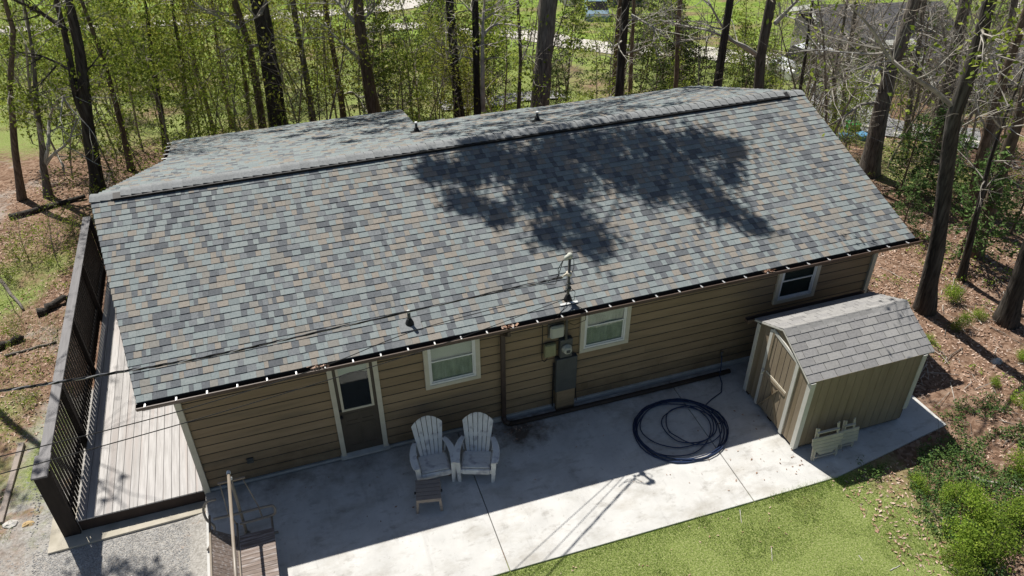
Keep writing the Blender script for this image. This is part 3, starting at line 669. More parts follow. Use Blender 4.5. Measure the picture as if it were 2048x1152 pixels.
# wires leave to a pole out of view: a vertical plane through the mast, heading left and a little towards the lawn
WD = Vector((-.93, -.37, 0))
def wire_end(px, at):
    n = WD.cross(Vector((0, 0, 1))); d = ray(px); return CAM + d * ((Vector(at) - CAM).dot(n) / d.dot(n))
lead = pk(MB().tube([(X0 - .14, MY - .04, 3.84), (X0 - .24, MY - .05, 3.66), (X0 - .22, MY - .06, 3.52), (X0 - .45, MY - .1, 3.47)], .0075, 6).tube([(X0 - .14, MY - .04, 3.84), (X0 - .19, MY - .02, 3.6), (X0 - .3, MY - .1, 3.38), (X0 - .55, MY - .16, 3.46)], .0075, 6)
          .tube([(X0 - .05, MY - .04, 3.86), (X0 + .03, MY + .06, 3.82), (X0 + .10, MY + .04, 3.74), (X0 + .10, MY + .02, 3.58), (X0 + .03, MY - .03, 3.46)], .006, 6)
          .tube([(X0, MY - .05, 3.22), (X0 + .1, MY - .1, 3.1), (X0 + .06, MY - .16, 2.98), (X0 - .05, MY - .1, 2.92)], .006, 6)
          .tube([(X0 - .02, MY - .1, 2.9), (X0 + .14, MY - .28, 2.86), (X0 + .22, MY - .36, 2.82), (X0 + .2, MY - .42, 2.66), (X0 + .07, MY - .2, 2.40), (X0 + .02, MY + .05, 2.3)], .006, 6)
          .tube([(X0, MY - .1, 3.0), (X0 - .2, MY - .26, 2.88), (X0 - .34, MY - .34, 2.83)], .008, 6), 'lead_wires', M['cable'], ma, True)
a0 = Vector((X0 - .16, MY - .05, 3.47))
e0 = wire_end((-170, 812), a0); dv = e0 - a0; e0 = a0 + dv
main = []
ps = [a0, wire_end((690, 652), a0), wire_end((420, 712), a0), wire_end((185, 753), a0), wire_end((0, 782), a0), wire_end((-240, 815), a0)]
def catmull(P, m=8):
    P = [Vector(p) for p in P]; P = [2 * P[0] - P[1]] + P + [2 * P[-1] - P[-2]]; out = []
    for i in range(1, len(P) - 2):
        for k in range(m):
            t = k / m; a, b, c, d = P[i - 1:i + 3]
            out.append(.5 * (2 * b + (c - a) * t + (2 * a - 5 * b + 4 * c - d) * t * t + (3 * b - a - 3 * c + d) * t ** 3))
    out.append(P[-2]); return out
main = catmull(ps, 14)
cab = thing('service_cable', 'thick twisted black service cable sagging over the roof from the mast', 'cable', tuple(a0))
n = len(main)
for k in range(3):
    pts = []
    for i, p in enumerate(main):
        t = i * 1.1 + k * 2.09; r = .011 * (1 + .9 * max(0, 1 - i / 8)); pts.append(p + Vector((0, math.cos(t), math.sin(t))) * r)
    pk(MB().tube(pts, .0085 if k else .007, 5), 'strand', M['cable'] if k else M['cablebare'], cab, True)
for lab, pa, px in (('thin black phone wire running from the mast clamp, upper of two', (X0 - .09, MY - .05, 3.13), [(850, 655), (640, 735), (360, 822), (0, 913), (-200, 960)]), ('thin black phone wire running from the mast clamp, lower of two', (X0 - .09, MY - .07, 2.96), [(880, 690), (640, 765), (365, 847), (0, 948), (-200, 1001)])):
    P_ = [Vector(pa)] + [wire_end(q, pa) for q in px]
    tag(MB().tube(catmull(P_, 8), .007, 5).build('phone_wire', M['cable'], smooth=True), lab, 'wire')
me_ = thing('electric_meter', 'grey electric meter box and breaker panel mounted on the tan wall below the mast', 'meter', (7.15, -.03, 1.0))
pk(MB().box((7.0, -.14, 1.46), (7.26, -.024, 1.92)), 'meter_box', M['panel'], me_).modifiers.new('b', 'BEVEL').width = .01
pk(MB().lathe([(.105, 0), (.105, .03), (.09, .04), (.085, .09), (.07, .105), (.0, .108)], (7.13, -.14, 1.70), 20, axis=(0, -1, 0)), 'meter_glass', M['box'], me_, True)
pk(MB().box((7.09, -.252, 1.66), (7.17, -.247, 1.73)), 'meter_dial', M['panel'], me_)
pk(MB().box((6.93, -.15, .56), (7.38, -.024, 1.44)), 'breaker_panel', M['panel'], me_).modifiers.new('b', 'BEVEL').width = .012
pk(MB().box((6.97, -.13, .02), (7.36, -.024, .553)), 'cover_box', M['siding'], me_)
pk(MB().tube([(6.91, -.05, 1.3), (6.905, -.05, .8), (6.91, -.05, .1)], .014, 6).tube([(7.4, -.05, 1.0), (7.42, -.05, .3), (7.45, -.05, .1)], .008, 6), 'conduit', M['cable'], me_, True)
ub = thing('utility_box', 'rounded off-white utility box on the wall left of the mast conduit', 'utility box', (6.95, -.03, 2.1))
pk(MB().box((6.79, -.15, 1.99), (7.08, -.05, 2.29)), 'cover', M['box'], ub).modifiers.new('b', 'BEVEL').width = .035
pk(MB().box((6.77, -.05, 1.97), (7.10, -.022, 2.31)), 'back_plate', M['conduit'], ub)
pk(MB().tube([(7.0, -.05, 1.98), (7.0, -.05, 1.86)], .01, 6).tube([(7.08, -.06, 2.0), (7.12, -.06, 1.96)], .012, 6), 'cable', M['cable'], ub)
ob = thing('utility_box', 'small olive utility box on the wall beside the electric meter', 'utility box', (6.81, -.03, 1.7))
pk(MB().box((6.69, -.12, 1.53), (6.93, -.022, 1.84)), 'cover', M['olive'], ob).modifiers.new('b', 'BEVEL').width = .02
pk(MB().tube([(6.66, -.04, 2.62), (6.66, -.04, 2.0), (6.655, -.04, 1.52), (6.66, -.06, 1.44), (6.70, -.07, 1.41), (6.75, -.07, 1.44), (6.76, -.07, 1.53)], .009, 6), 'cable', M['cable'], ob, True)
tag(MB().tube([(5.93, -.20, .05), (6.6, -.222, .052), (8, -.23, .052), (9.6, -.235, .052), (11.0, -.23, .052)], .052, 10).build('drain_pipe', M['pipe'], smooth=True), 'dark brown drain pipe lying on the patio along the foot of the wall', 'pipe')

# ------------------------------------------------------------------ hose
def ring(c, r, a0, a1, z, n=40, sq=1, rot=0):
    out = []
    for k in range(n + 1):
        t = a0 + (a1 - a0) * k / n; out.append(Vector((c[0] + r * math.cos(t), c[1] + r * sq * math.sin(t), z)))
    return out
hp = [Vector(p) for p in ((10.84, -.03, .42), (10.83, -.10, .36), (10.80, -.17, .2), (10.72, -.28, .05), (10.66, -.5, .02), (10.50, -.74, .02), (10.2, -.86, .02), (9.98, -.98, .02))]
tw = 2 * math.pi
ang = .35
cx, cy = 9.16, -1.42
loops = [(.93, 0, 0), (.97, .01, -.02), (.90, -.03, .02), (.95, .0, -.03), (.86, -.04, .03), (.70, -.05, .12), (.56, .22, .02), (.50, .25, .1), (.88, 0, -.02), (.94, .02, -.01)]
for i, (r, ox, oy) in enumerate(loops):
    r2, ox2, oy2 = loops[min(i + 1, len(loops) - 1)]
    for k in range(36):
        f = k / 36; t = ang + tw * f; f2 = sm(0.5, 1, f)
        rr = r + (r2 - r) * f2 + .02 * math.sin(2 * t + i * 1.7) + .012 * math.sin(5 * t + i * 2.3); ex = ox + (ox2 - ox) * f2; ey = oy + (oy2 - oy) * f2
        hp.append(Vector((cx + ex + rr * math.cos(t), cy + ey + rr * .9 * math.sin(t), max(.014, .014 + .004 * i + .008 * math.sin(5 * t + i * 2) ** 2))))
hs = tag(MB().tube(hp, .0118, 7).build('garden_hose', M['hose'], smooth=True), 'long dark blue garden hose coiled loosely on the patio', 'hose')
tag(MB().lathe([(.018, 0), (.018, .05), (.028, .055), (.028, .08)], (10.84, .0, .44), 10, axis=(0, -1, 0)).lathe([(.012, -.01), (.035, 0), (.035, .012), (.01, .015)], (10.84, -.05, .48), 10).build('faucet', M['conduit'], smooth=True), 'small wall faucet that feeds the blue hose beside the shed', 'faucet')

# ------------------------------------------------------------------ adirondack chairs and stool
def make_chair(label, loc, rz):
    t = thing('adirondack_chair', label, 'chair', loc, rz, 'white adirondack chairs on the patio'); m = M['adir']
    for k in range(6):
        y0 = -.35 + k * .083; z0 = .355 - .016 * k
        MB().beam((-.255, y0 + .036, z0), (.255, y0 + .036, z0), .068, .02).build('seat_slat', m, t, bevel=.004)
    MB().prism([(-.255, -.36, .345), (-.255, -.39, .335), (-.255, -.405, .28), (-.255, -.40, .235), (-.255, -.385, .235), (-.255, -.385, .29)], (.51, 0, 0)).build('apron', m, t)
    for k in range(6):
        u = (k - 2.5); b0 = u * .073; b1 = u * .101; w0, w1 = .031, .044
        top = .97 - .014 * u * u * 1.5
        tl = .97 - .021 * (abs(u) + .4) ** 2; 
        pb = lambda x, h: (x, .145 + (h - .27) * .50, h)
        lh = .97 - .0165 * (u - .45) ** 2; rh = .97 - .0165 * (u + .45) ** 2; mh = .97 - .0165 * u * u + .003
        MB().prism([pb(b0 - w0, .27), pb(b0 + w0, .27), pb(b1 + w1, rh), pb(b1, mh), pb(b1 - w1, lh)], (0, .018, -.009)).build('back_slat', m, t)
    MB().prism([(-.24, .30, .53), (.24, .30, .53), (.245, .335, .60), (-.245, .335, .60)], (0, .02, -.01)).build('back_rail', m, t)
    for s in (-1, 1):
        a = MB()
        ctr = [(.285, .26, .555, .05), (.325, .16, .56, .055), (.36, .02, .555, .062), (.375, -.14, .545, .066), (.365, -.28, .535, .066), (.35, -.36, .52, .058)]
        for zo in (0, -.024):
            for (x, y, z, hw) in ctr: a.v += [(s * (x - hw), y, z + zo), (s * (x + hw), y, z + zo)]
        n = len(ctr) * 2
        for i in range(len(ctr) - 1):
            j = 2 * i
            for q in ((j, j + 1, j + 3, j + 2), (n + j, n + j + 2, n + j + 3, n + j + 1), (j, j + 2, n + j + 2, n + j), (j + 1, n + j + 1, n + j + 3, j + 3)): a.f.append(q); a.m.append(0)
        a.f += [(0, n, n + 1, 1), (n - 2, n - 1, 2 * n - 1, 2 * n - 2)]; a.m += [0, 0]
        a.build('arm', m, t, bevel=.006)
        MB().prism([(s * .285, -.395, 0), (s * .345, -.385, 0), (s * .385, -.37, .52), (s * .29, -.38, .52)], (0, .028, 0)).prism([(s * .345, -.385, 0), (s * .35, -.33, 0), (s * .385, -.27, .52), (s * .385, -.37, .52)], (-s * .018, 0, 0)).build('leg', m, t)
        MB().prism([(s * .262, -.385, .335), (s * .262, -.385, .24), (s * .262, .33, 0), (s * .262, .43, 0), (s * .262, .40, .06), (s * .262, .12, .262)], (s * .022, 0, 0)).build('leg', m, t)
        MB().prism([(s * .262, .20, .25), (s * .262, .27, .22), (s * .30, .30, .54), (s * .30, .22, .54)], (s * .02, 0, 0)).build('arm_support', m, t)
    return t
make_chair('white resin adirondack chair with the slatted footstool in front of it', (4.17, -.84, 0), R(-3))
make_chair('white resin adirondack chair turned slightly, beside the downspout', (5.0, -1.03, 0), R(-20))
stl = thing('footstool', 'weathered brown slatted footstool in front of the left adirondack chair', 'footstool', (3.91, -1.56, 0), R(-11))
for k in range(5): MB().box((-.225, -.215 + k * .088, .325), (.225, -.215 + k * .088 + .08, .347)).build('slat', M['stool'], stl, bevel=.003)
MB().prism([(-.225, -.232, .35), (.225, -.232, .35), (.225, -.238, .28), (-.225, -.238, .28)], (0, .018, 0)).build('apron', M['stool'], stl)
MB().box((-.225, .225, .27), (.225, .24, .347)).build('apron', M['stool'], stl)
for sx in (-1, 1):
    for sy in (-1, 1):
        MB().prism([(sx * .225, sy * .23, .325), (sx * .175, sy * .23, .325), (sx * .20, sy * .245, 0), (sx * .245, sy * .245, 0)], (0, -sy * .04, 0)).build('leg', M['stool'], stl)
MB().box((-.255, -.02, .27), (.255, .02, .30)).build('handle_bar', M['vent'], stl)

# ------------------------------------------------------------------ old glider swing at the patio corner
sw = thing('patio_swing', 'old taupe tube framed patio swing without canopy, slatted seat', 'swing', (.8, -2.6, 0)); m = M['swing']
def sk_(mb, name, mm=None, smooth=True): return pk(mb, name, mm or m, sw, smooth)
BX, BZ = .665, 1.56
sk_(MB().tube([(BX, -1.17, BZ), (BX + .02, -4.6, BZ + .02)], .027, 12), 'top_beam')
sk_(MB().lathe([(.0, -.03), (.034, -.025), (.036, .0), (.033, .035)], (BX, -1.155, BZ), 12, axis=(0, -1, 0)), 'end_cap', M['white'])
for yy in (-1.25, -4.45):
    p = sk_(MB().tube([(BX, yy + .03, .02), (BX + .015, yy, BZ - .04)], .027, 12).lathe([(.06, 0), (.06, .03), (.035, .05)], (BX, yy + .03, 0), 12), 'post')
    MB().lathe([(.036, -.03), (.036, .0), (.0, .03)], (BX + .015, yy, BZ - .03 + .0), 10).build('end_cap', M['white'], p, True).matrix_parent_inverse = p.matrix_world.inverted()
    sk_(MB().beam((BX - .2, yy + .01, BZ - .11), (BX + .24, yy + .01, BZ - .11), .028, .028), 'cross_bar', None, False)
    sk_(MB().tube([(BX - .17, yy, BZ - .11), (BX - .185, yy - .02, .62)], .009, 6), 'hanger_rod')
    sk_(MB().tube([(BX + .20, yy, BZ - .11), (BX + .33, yy - .02, .62)], .009, 6), 'hanger_rod')
    d = -1 if yy < -2 else 1
    sk_(MB().tube(catmull([(.22, yy + .02, .62), (.55, yy + .0, .63), (.9, yy, .63), (1.12, yy, .62), (1.21, yy + .0, .60), (1.235, yy - .04, .54), (1.21, yy - .06, .46), (1.08, yy - .06, .43), (.62, yy - .06, .42)], 6), .024, 9), 'armrest')
    sk_(MB().tube(catmull([(.34, yy + .10, 1.0), (.19, yy + .12, .97), (.10, yy + .1, .82), (.11, yy + .04, .62), (.2, yy - .02, .47), (.14, yy - .06, .30), (.05, yy - .1, .10)], 6), .022, 9), 'back_tube')
    sk_(MB().tube([(.05, yy - .1, .10), (-.01, yy - .12, .03)], .022, 8).tube([(-.0, yy - .12, .03), (1.2, yy - .12, .03)], .022, 8), 'foot_tube')
    sk_(MB().tube([(.98, yy, .63), (1.0, yy - .05, .43)], .014, 7).tube([(.5, yy, .63), (.56, yy - .05, .43)], .014, 7), 'rail')
y = -1.62
while y > -4.2:
    sk_(MB().box((.60, y - .035, .415), (1.17, y + .035, .44)), 'seat_slat', M['swingslat'], False)
    q = MB().prism([(.56, y - .035, .45), (.20, y - .035, .80), (.20, y + .035, .80), (.56, y + .035, .45)], (-.015, 0, -.016)); sk_(q, 'back_slat', M['swingslat'], False)
    y -= .076
sk_(MB().tube([(.19, -1.3, .80), (.19, -4.4, .80)], .02, 8), 'back_rail'); sk_(MB().tube([(.57, -1.3, .43), (.57, -4.4, .43)], .02, 8), 'seat_rail'); sk_(MB().tube([(1.15, -1.3, .40), (1.15, -4.4, .40)], .02, 8), 'seat_rail')

# ------------------------------------------------------------------ shed
shd = thing('shed', 'tan wooden garden shed with grey gabled shingle roof and barn door', 'shed', (12.3, -1.7, 0))
def hk(mb, name, mm, parent=None, bevel=0):
    o = mb.build(name, mm, bevel=bevel)
    r = parent or shd; o.parent = r; o.matrix_parent_inverse = Matrix.Translation(-Vector(shd.location)) if r is shd else r.matrix_world.inverted() @ Matrix.Translation(-Vector(shd.location)) if False else Matrix.Translation(-Vector(shd.location))
    return o
SX0, SX1, SY0, SY1 = 11.0, 13.58, -2.62, -.83; SZ = .07
EN, EF, RY, RZ = (-2.60, 1.80), (-.74, 1.90), -1.60, 2.30
def shz(y): return EN[1] + (RZ - EN[1]) * (y - EN[0]) / (RY - EN[0]) if y < RY else RZ + (EF[1] - RZ) * (y - RY) / (EF[0] - RY)
hk(MB().prism([(SX0 + .03, SY0 + .02, SZ), (SX0 + .03, SY1, SZ), (SX0 + .03, SY1, shz(SY1) - .06), (SX0 + .03, RY, RZ - .07), (SX0 + .03, SY0 + .02, shz(SY0 + .02) - .06)], (SX1 - SX0 - .06, 0, 0)), 'wall', M['deckrim'])
hk(MB().box((SX0 + .02, SY0 + .05, .0), (SX1 - .05, SY0 + .14, SZ)).box((SX0 + .02, SY1 - .14, 0), (SX1 - .05, SY1 - .05, SZ)).box((SX0 + .02, -1.8, 0), (SX1 - .05, -1.68, SZ)), 'skid', M['deckrim'])
nbd = 13
for k in range(nbd):
    a = SX0 + .06 + (SX1 - SX0 - .12) * k / nbd; b = SX0 + .06 + (SX1 - SX0 - .12) * (k + 1) / nbd - .008
    hk(MB().box((a, SY0, SZ + .01), (b, SY0 + .025, 1.80)), 'wall_board', M['shed'])
for k in range(9):
    a = SY0 + .06 + (SY1 - SY0 - .1) * k / 9; b = SY0 + .06 + (SY1 - SY0 - .1) * (k + 1) / 9 - .008
    if a > -2.17 and b < -1.28: 
        z0 = min(shz(a), shz(b)) - .06; continue
    for x0, x1 in ((SX0, SX0 + .028),):
        hk(MB().prism([(x0, a, SZ + .01), (x0, b, SZ + .01), (x0, b, shz(b) - .065), (x0, a, shz(a) - .065)], (x1 - x0, 0, 0)), 'wall_board', M['shed'])
for (x0, x1, y0, y1, zt) in ((SX0 - .022, SX0 - .001, SY0 - .02, SY0 + .085, 1.78), (SX0 - .022, SX0 - .001, SY1 - .07, SY1 + .02, 1.86)):
    hk(MB().box((x0, y0, SZ - .02), (x1, y1, zt)), 'corner_trim', M['shedtrim'])
hk(MB().box((SX0 - .001, SY0 - .02, SZ - .02), (SX0 + .085, SY0 - .001, 1.78)), 'corner_trim', M['shedtrim'])
hk(MB().box((SX1 - .085, SY0 - .02, .35), (SX1 + .01, SY0 - .001, 1.78)), 'corner_trim', M['shedtrim'])
# door with its casings
DY0, DY1 = -2.12, -1.32
def dtop(y): return min(shz(y), shz(DY0) + (y - DY0) * .34 + .0) - .16
sd = hk(MB().prism([(SX0 - .012, DY0, SZ + .03), (SX0 - .012, DY1, SZ + .03), (SX0 - .012, DY1, dtop(DY1)), (SX0 - .012, DY0, dtop(DY0))], (.035, 0, 0)), 'door', M['shed'])
def dd(mb, name, mm): 
    o = mb.build(name, mm); o.parent = sd; return o
xd = SX0 - .0145
for y in (-1.95, -1.80, -1.64, -1.48): dd(MB().box((xd, y - .004, SZ + .1), (xd + .003, y + .004, dtop(y) - .1)), 'groove', M['deckrim'])
dd(MB().beam((xd - .008, DY0 + .06, .98), (xd - .008, DY1 - .06, .98), .02, .075), 'rail', M['shedtrim'] if False else M['shed'])
dd(MB().box((xd - .012, DY0 + .06, 1.02), (xd + .002, DY1 - .06, 1.055)), 'rail', M['fold'])
for y0 in (DY0 + .03, DY1 - .03): dd(MB().box((xd - .01, y0 - .03, SZ + .04), (xd + .002, y0 + .03, dtop(y0) - .01)), 'stile', M['shed'])
dd(MB().beam((xd - .006, DY0 + .1, .16), (xd - .006, DY1 - .28, .92), .016, .06, (1, 0, 0)), 'brace', M['shed']); dd(MB().beam((xd - .006, DY1 - .1, .16), (xd - .006, DY0 + .28, .92), .014, .06, (1, 0, 0)), 'brace', M['shed'])
dd(MB().box((xd - .045, DY1 - .02, .98), (xd, DY1 + .03, 1.03)).tube([(xd - .03, DY1 + .0, .97), (xd - .05, DY1, .93), (xd - .03, DY1, .9)], .008, 6), 'latch', M['alu'])
for y0, y1 in ((DY0 - .095, DY0 - .005), (DY1 + .005, DY1 + .085)):
    hk(MB().prism([(SX0 - .024, y0, SZ - .02), (SX0 - .024, y1, SZ - .02), (SX0 - .024, y1, dtop(y1) + .05), (SX0 - .024, y0, dtop(y0) + .05)], (.023, 0, 0)), 'door_trim', M['shedtrim'])
hk(MB().prism([(SX0 - .024, DY0 - .005, dtop(DY0) + .002), (SX0 - .024, DY1 + .005, dtop(DY1) + .002), (SX0 - .024, DY1 + .005, dtop(DY1) + .075), (SX0 - .024, DY0 - .005, dtop(DY0) + .075)], (.023, 0, 0)), 'door_trim', M['shedtrim'])
hk(MB().prism([(SX0 + .002, DY0 + .0, dtop(DY0) + .03), (SX0 + .002, DY1, dtop(DY1) + .03), (SX0 + .002, DY1, shz(DY1) - .03), (SX0 + .002, RY, RZ - .03), (SX0 + .002, DY0, shz(DY0) - .03)], (.026, 0, 0)), 'gable_panel', M['shed'])
# roof
RX0, RX1 = 10.95, 13.78
hk(MB().prism([(RX0, EN[0], EN[1] - .045), (RX0, RY, RZ - .045), (RX0, EF[0], EF[1] - .045), (RX0, EF[0], EF[1] - .015), (RX0, RY, RZ - .012), (RX0, EN[0], EN[1] - .015)], (RX1 - RX0, 0, 0)), 'roof', M['shedtrim'])
def srow(p0, p1, n, wlist):
    p0 = Vector((0,) + p0); p1 = Vector((0,) + p1); d = p1 - p0; L = d.length; ey = d / L; ez = Vector((1, 0, 0)).cross(ey) if p1.y > p0.y else Vector((-1, 0, 0)).cross(ey)
    ex = ey.cross(ez); e = L / n
    mes = {}
    for r_ in range(n):
        x = RX0; off = .15 if r_ % 2 else .0; first = True
        while x < RX1 - .02:
            wd = (.305 - off if first else .305); first = False
            b = min(x + wd, RX1); wd = b - x; key = round(wd, 3)
            if key not in mes:
                mes[key] = MB().add([(.006, 0, -.012), (wd - .006, 0, -.012), (wd - .006, e + .02, -.012), (.006, e + .02, -.012), (.006, 0, .010), (wd - .006, 0, .010), (wd - .006, e + .02, -.002), (.006, e + .02, -.002)], ((4, 5, 6, 7), (0, 1, 5, 4), (1, 2, 6, 5), (3, 0, 4, 7))).mesh('shingle', SSH[0])
            og = Vector((x if ex.x > 0 else b, 0, 0)) + p0 + ey * e * r_
            mw = Matrix(((ex.x, ey.x, ez.x, og.x), (ex.y, ey.y, ez.y, og.y), (ex.z, ey.z, ez.z, og.z), (0, 0, 0, 1)))
            o = link('shingle', mes[key], shd, mw=Matrix.Translation(-Vector(shd.location)) @ mw)
            if rng.random() < .4: o.material_slots[0].link = 'OBJECT'; o.material_slots[0].material = SSH[1]
            x = b
srow((EN[0] - .012, EN[1] - .006), (RY, RZ), 7, None); srow((EF[0] + .012, EF[1] - .006), (RY, RZ), 6, None)
cap_ = MB(); 
for i in range(9): pass
ncp = 10; cw2 = (RX1 - RX0) / ncp
mm_ = MB().add([(0, -.11, -.052), (cw2 + .01, -.11, -.056), (0, 0, .016), (cw2 + .01, 0, .008), (0, .13, -.052), (cw2 + .01, .13, -.056), (0, -.11, -.062), (0, 0, .0), (0, .13, -.062), (cw2 + .01, -.11, -.066), (cw2 + .01, .13, -.066)],
              ((0, 1, 3, 2), (2, 3, 5, 4), (0, 2, 7, 6), (2, 4, 8, 7), (6, 9, 1, 0), (4, 5, 10, 8))).mesh('ridge_cap_shingle', SSH[1])
for i in range(ncp): link('ridge_cap_shingle', mm_, shd, mw=Matrix.Translation(-Vector(shd.location)) @ Matrix.Translation((RX0 + i * cw2, RY, RZ + .004)))
hk(MB().box((RX0 - .14, EF[0] + .02, EF[1] - .10), (RX1 - .1, EF[0] + .03, EF[1] - .02)).box((RX0 - .14, EF[0] + .03, EF[1] - .10), (RX1 - .1, EF[0] + .12, EF[1] - .09)).box((RX0 - .14, EF[0] + .12, EF[1] - .10), (RX1 - .1, EF[0] + .13, EF[1] - .01)).box((RX0 - .145, EF[0] + .02, EF[1] - .1), (RX0 - .14, EF[0] + .13, EF[1] - .03)), 'gutter', M['gutter'])

# folded slatted furniture leaning on the shed
def folded(name, label, cat, x, wdt, H, round_, ys):
    t = thing(name, label, cat, (x, ys, 0), R(-2)); m = M['fold']
    lean = .20
    P = lambda u, h, o=0: (u, lean * (1 - h) * -.9 + .16 - o, h)
    hw = wdt / 2
    for s in (-1, 1):
        for k in (0, 1):
            MB().beam(P(s * (hw - .06 - .035 * k), 0, .02 * k), P(s * (hw - .10 - .035 * k), H * (1 if s > 0 or not round_ else .95), .02 * k), .03, .022, (0, -1, 0)).build('leg', m, t)
    n = 5 if round_ else 4
    for k in range(n):
        h1 = H * .70 - k * .083; h0 = h1 - .076
        if h0 < .1: break
        cut = (.0, .0, .01, .05, .13)[k] if round_ else 0
        cut0 = (.0, .005, .04, .11, .20)[k] if round_ else 0
        MB().prism([P(-hw + cut0, h0, .045), P(hw - cut0, h0, .045), P(hw - cut, h1, .045), P(-hw + cut, h1, .045)], (0, .018, .002)).build('slat', m, t)
    MB().beam(P(-hw + .1, H * .84, .03), P(hw - .1, H * .84, .03), .02, .05, (0, -1, 0)).build('rail', m, t)
    MB().beam(P(-hw + .1, .10, .03), P(hw - .1, .10, .03), .02, .05, (0, -1, 0)).build('rail', m, t)
    return t
folded('folding_table', 'cream slatted folding table with rounded top leaning on the shed wall', 'folding table', 11.47, .68, .78, True, -2.95)
folded('folding_chair', 'small cream slatted folding chair leaning on the shed beside the folding table', 'folding chair', 12.04, .44, .66, False, -2.86)

# ------------------------------------------------------------------ lawn, gravel, litter, ground cover
rg = random.Random(11)
# grass blades
mb = MB()
for i in range(150000):
    x = rg.uniform(1.2, 13.2); y = -3.36 - 3.4 * rg.random() ** 1.1
    if y > -3.405 + .05 * noise.noise(Vector((x * 2.5, 1, 1))) and x < 4.9: continue
    if x > 11.3 and y > -3.47: continue
    if y > -3.47 + .07 * noise.noise(Vector((x * 2.2, 4, 1))) + .03: continue
    k = sm(11.2, 12.6, x + .6 * noise.noise(Vector((x * .25, y * .25, 7))) + .25 * (y + 4))
    if rg.random() < k * .93: continue
    nn = noise.noise(Vector((x * 1.3, y * 1.3, 5)))
    edge = -3.47 - y
    n4 = noise.noise(Vector((x * .7, y * .9, 31)))
    if edge > .3 and nn + .9 * n4 < -.22 and rg.random() < .72: continue
    p = on = Vector((x, y, ground(x, y) - .004)); h = rg.uniform(.02, .05) * (1.7 if nn + n4 > .3 else 1) * (1.5 if edge < .12 else 1); a = rg.uniform(0, 6.283); wv = .0036
    tip = p + Vector((math.cos(a * 1.7), math.sin(a * 1.7), 0)) * h * rg.uniform(.2, .95) + Vector((0, 0, h))
    q = Vector((math.cos(a), math.sin(a), 0)) * wv
    mb.v += [tuple(p - q), tuple(p + q), tuple(tip)]; n = len(mb.v); mb.f.append((n - 3, n - 2, n - 1)); mb.m.append(0)
o = mb.build('grass', M['blade']); o['kind'] = 'stuff'; o['label'] = 'short mown green lawn beside the patio'; 
# rough grass at the left
def scatter_blades(name, n, fx, h0, h1, wd, m, keep, label):
    mb = MB()
    for i in range(n):
        x, y = fx()
        if not keep(x, y): continue
        p = Vector((x, y, ground(x, y) - .01)); h = rg.uniform(h0, h1); a = rg.uniform(0, 6.283)
        tip = p + Vector((math.cos(a * 1.7), math.sin(a * 1.7), 0)) * h * rg.uniform(.2, .9) + Vector((0, 0, h)); q = Vector((math.cos(a), math.sin(a), 0)) * wd
        mb.v += [tuple(p - q), tuple(p + q), tuple(tip)]; k = len(mb.v); mb.f.append((k - 3, k - 2, k - 1)); mb.m.append(0)
    o = mb.build(name, m); o['kind'] = 'stuff'; o['label'] = label
N3 = lambda x, y, s, o=0: noise.noise(Vector((x * s, y * s, o)))
scatter_blades('grass', 30000, lambda: (rg.uniform(-9, -2.55), rg.uniform(-1, 12)), .03, .12, .006, M['blade'], lambda x, y: (N3(x, y, .35, 4) + .5 * N3(x, y, 1.1, 2)) > .02 - .0 * y and not (x > -3.4 and y < 4), 'rough grass in patches left of the deck')
def leaves(mb, n, fx, keep, smin=.02, smax=.048, lift=.03):
    for i in range(n):
        x, y = fx()
        if not keep(x, y): continue
        p = Vector((x, y, ground(x, y) + rg.uniform(.0, lift))); a = rg.uniform(0, 6.283); s = rg.uniform(smin, smax)
        d = Vector((math.cos(a), math.sin(a), rg.gauss(0, .35))) * s; e = Vector((-math.sin(a), math.cos(a), rg.gauss(0, .45))) * s * .42
        mb.v += [tuple(p - d), tuple(p + e), tuple(p + d + Vector((0, 0, .2 * s))), tuple(p - e)]; k = len(mb.v); mb.f.append((k - 4, k - 3, k - 2, k - 1)); mb.m.append(0)
lt = MB()
leaves(lt, 42000, lambda: (rg.uniform(11.3, 27), rg.uniform(-6.5, 10)), lambda x, y: not (x < 14.4 and y > -3.5) and not (x < 15 and y > 1) and N3(x, y, .5, 9) > -.45 and rg.random() < (1 if y < 4 else .6))
leaves(lt, 14000, lambda: (rg.uniform(-11, -2.6), rg.uniform(1, 16)), lambda x, y: N3(x, y, .4, 1) > -.1)
leaves(lt, 220, lambda: (rg.uniform(3, 12), rg.uniform(-6, -3.5)), lambda x, y: N3(x, y, .5, 1) > -.1 or y > -3.7, .012, .03)
o = lt.build('leaf_litter', M['litter']); o['kind'] = 'stuff'; o['label'] = 'dry brown fallen leaves on the forest floor'
# debris on the concrete
lt = MB()
for i in range(150):
    c = rg.choice([(6.0, -.35, .22), (6.3, -.4, .4), (9.6, -2.6, .8), (11.2, -2.9, .5), (3, -.8, 1.5), (8, -1.5, 1.6), (10.6, -1.6, .6)])
    x, y = rg.gauss(c[0], c[2]), rg.gauss(c[1], c[2] * .5)
    if not (.1 < x < 13 and -3.3 < y < -.1): continue
    a = rg.uniform(0, 6.28); s = rg.uniform(.012, .035); d = Vector((math.cos(a), math.sin(a), rg.gauss(0, .2))) * s; e = Vector((-math.sin(a), math.cos(a), rg.gauss(0, .3))) * s * .5; p = Vector((x, y, .012))
    lt.add([p - d, p + e, p + d, p - e], [(0, 1, 2, 3)])
o = lt.build('leaf_litter', M['litter']); o['kind'] = 'stuff'; o['label'] = 'scattered dead leaves on the concrete patio'
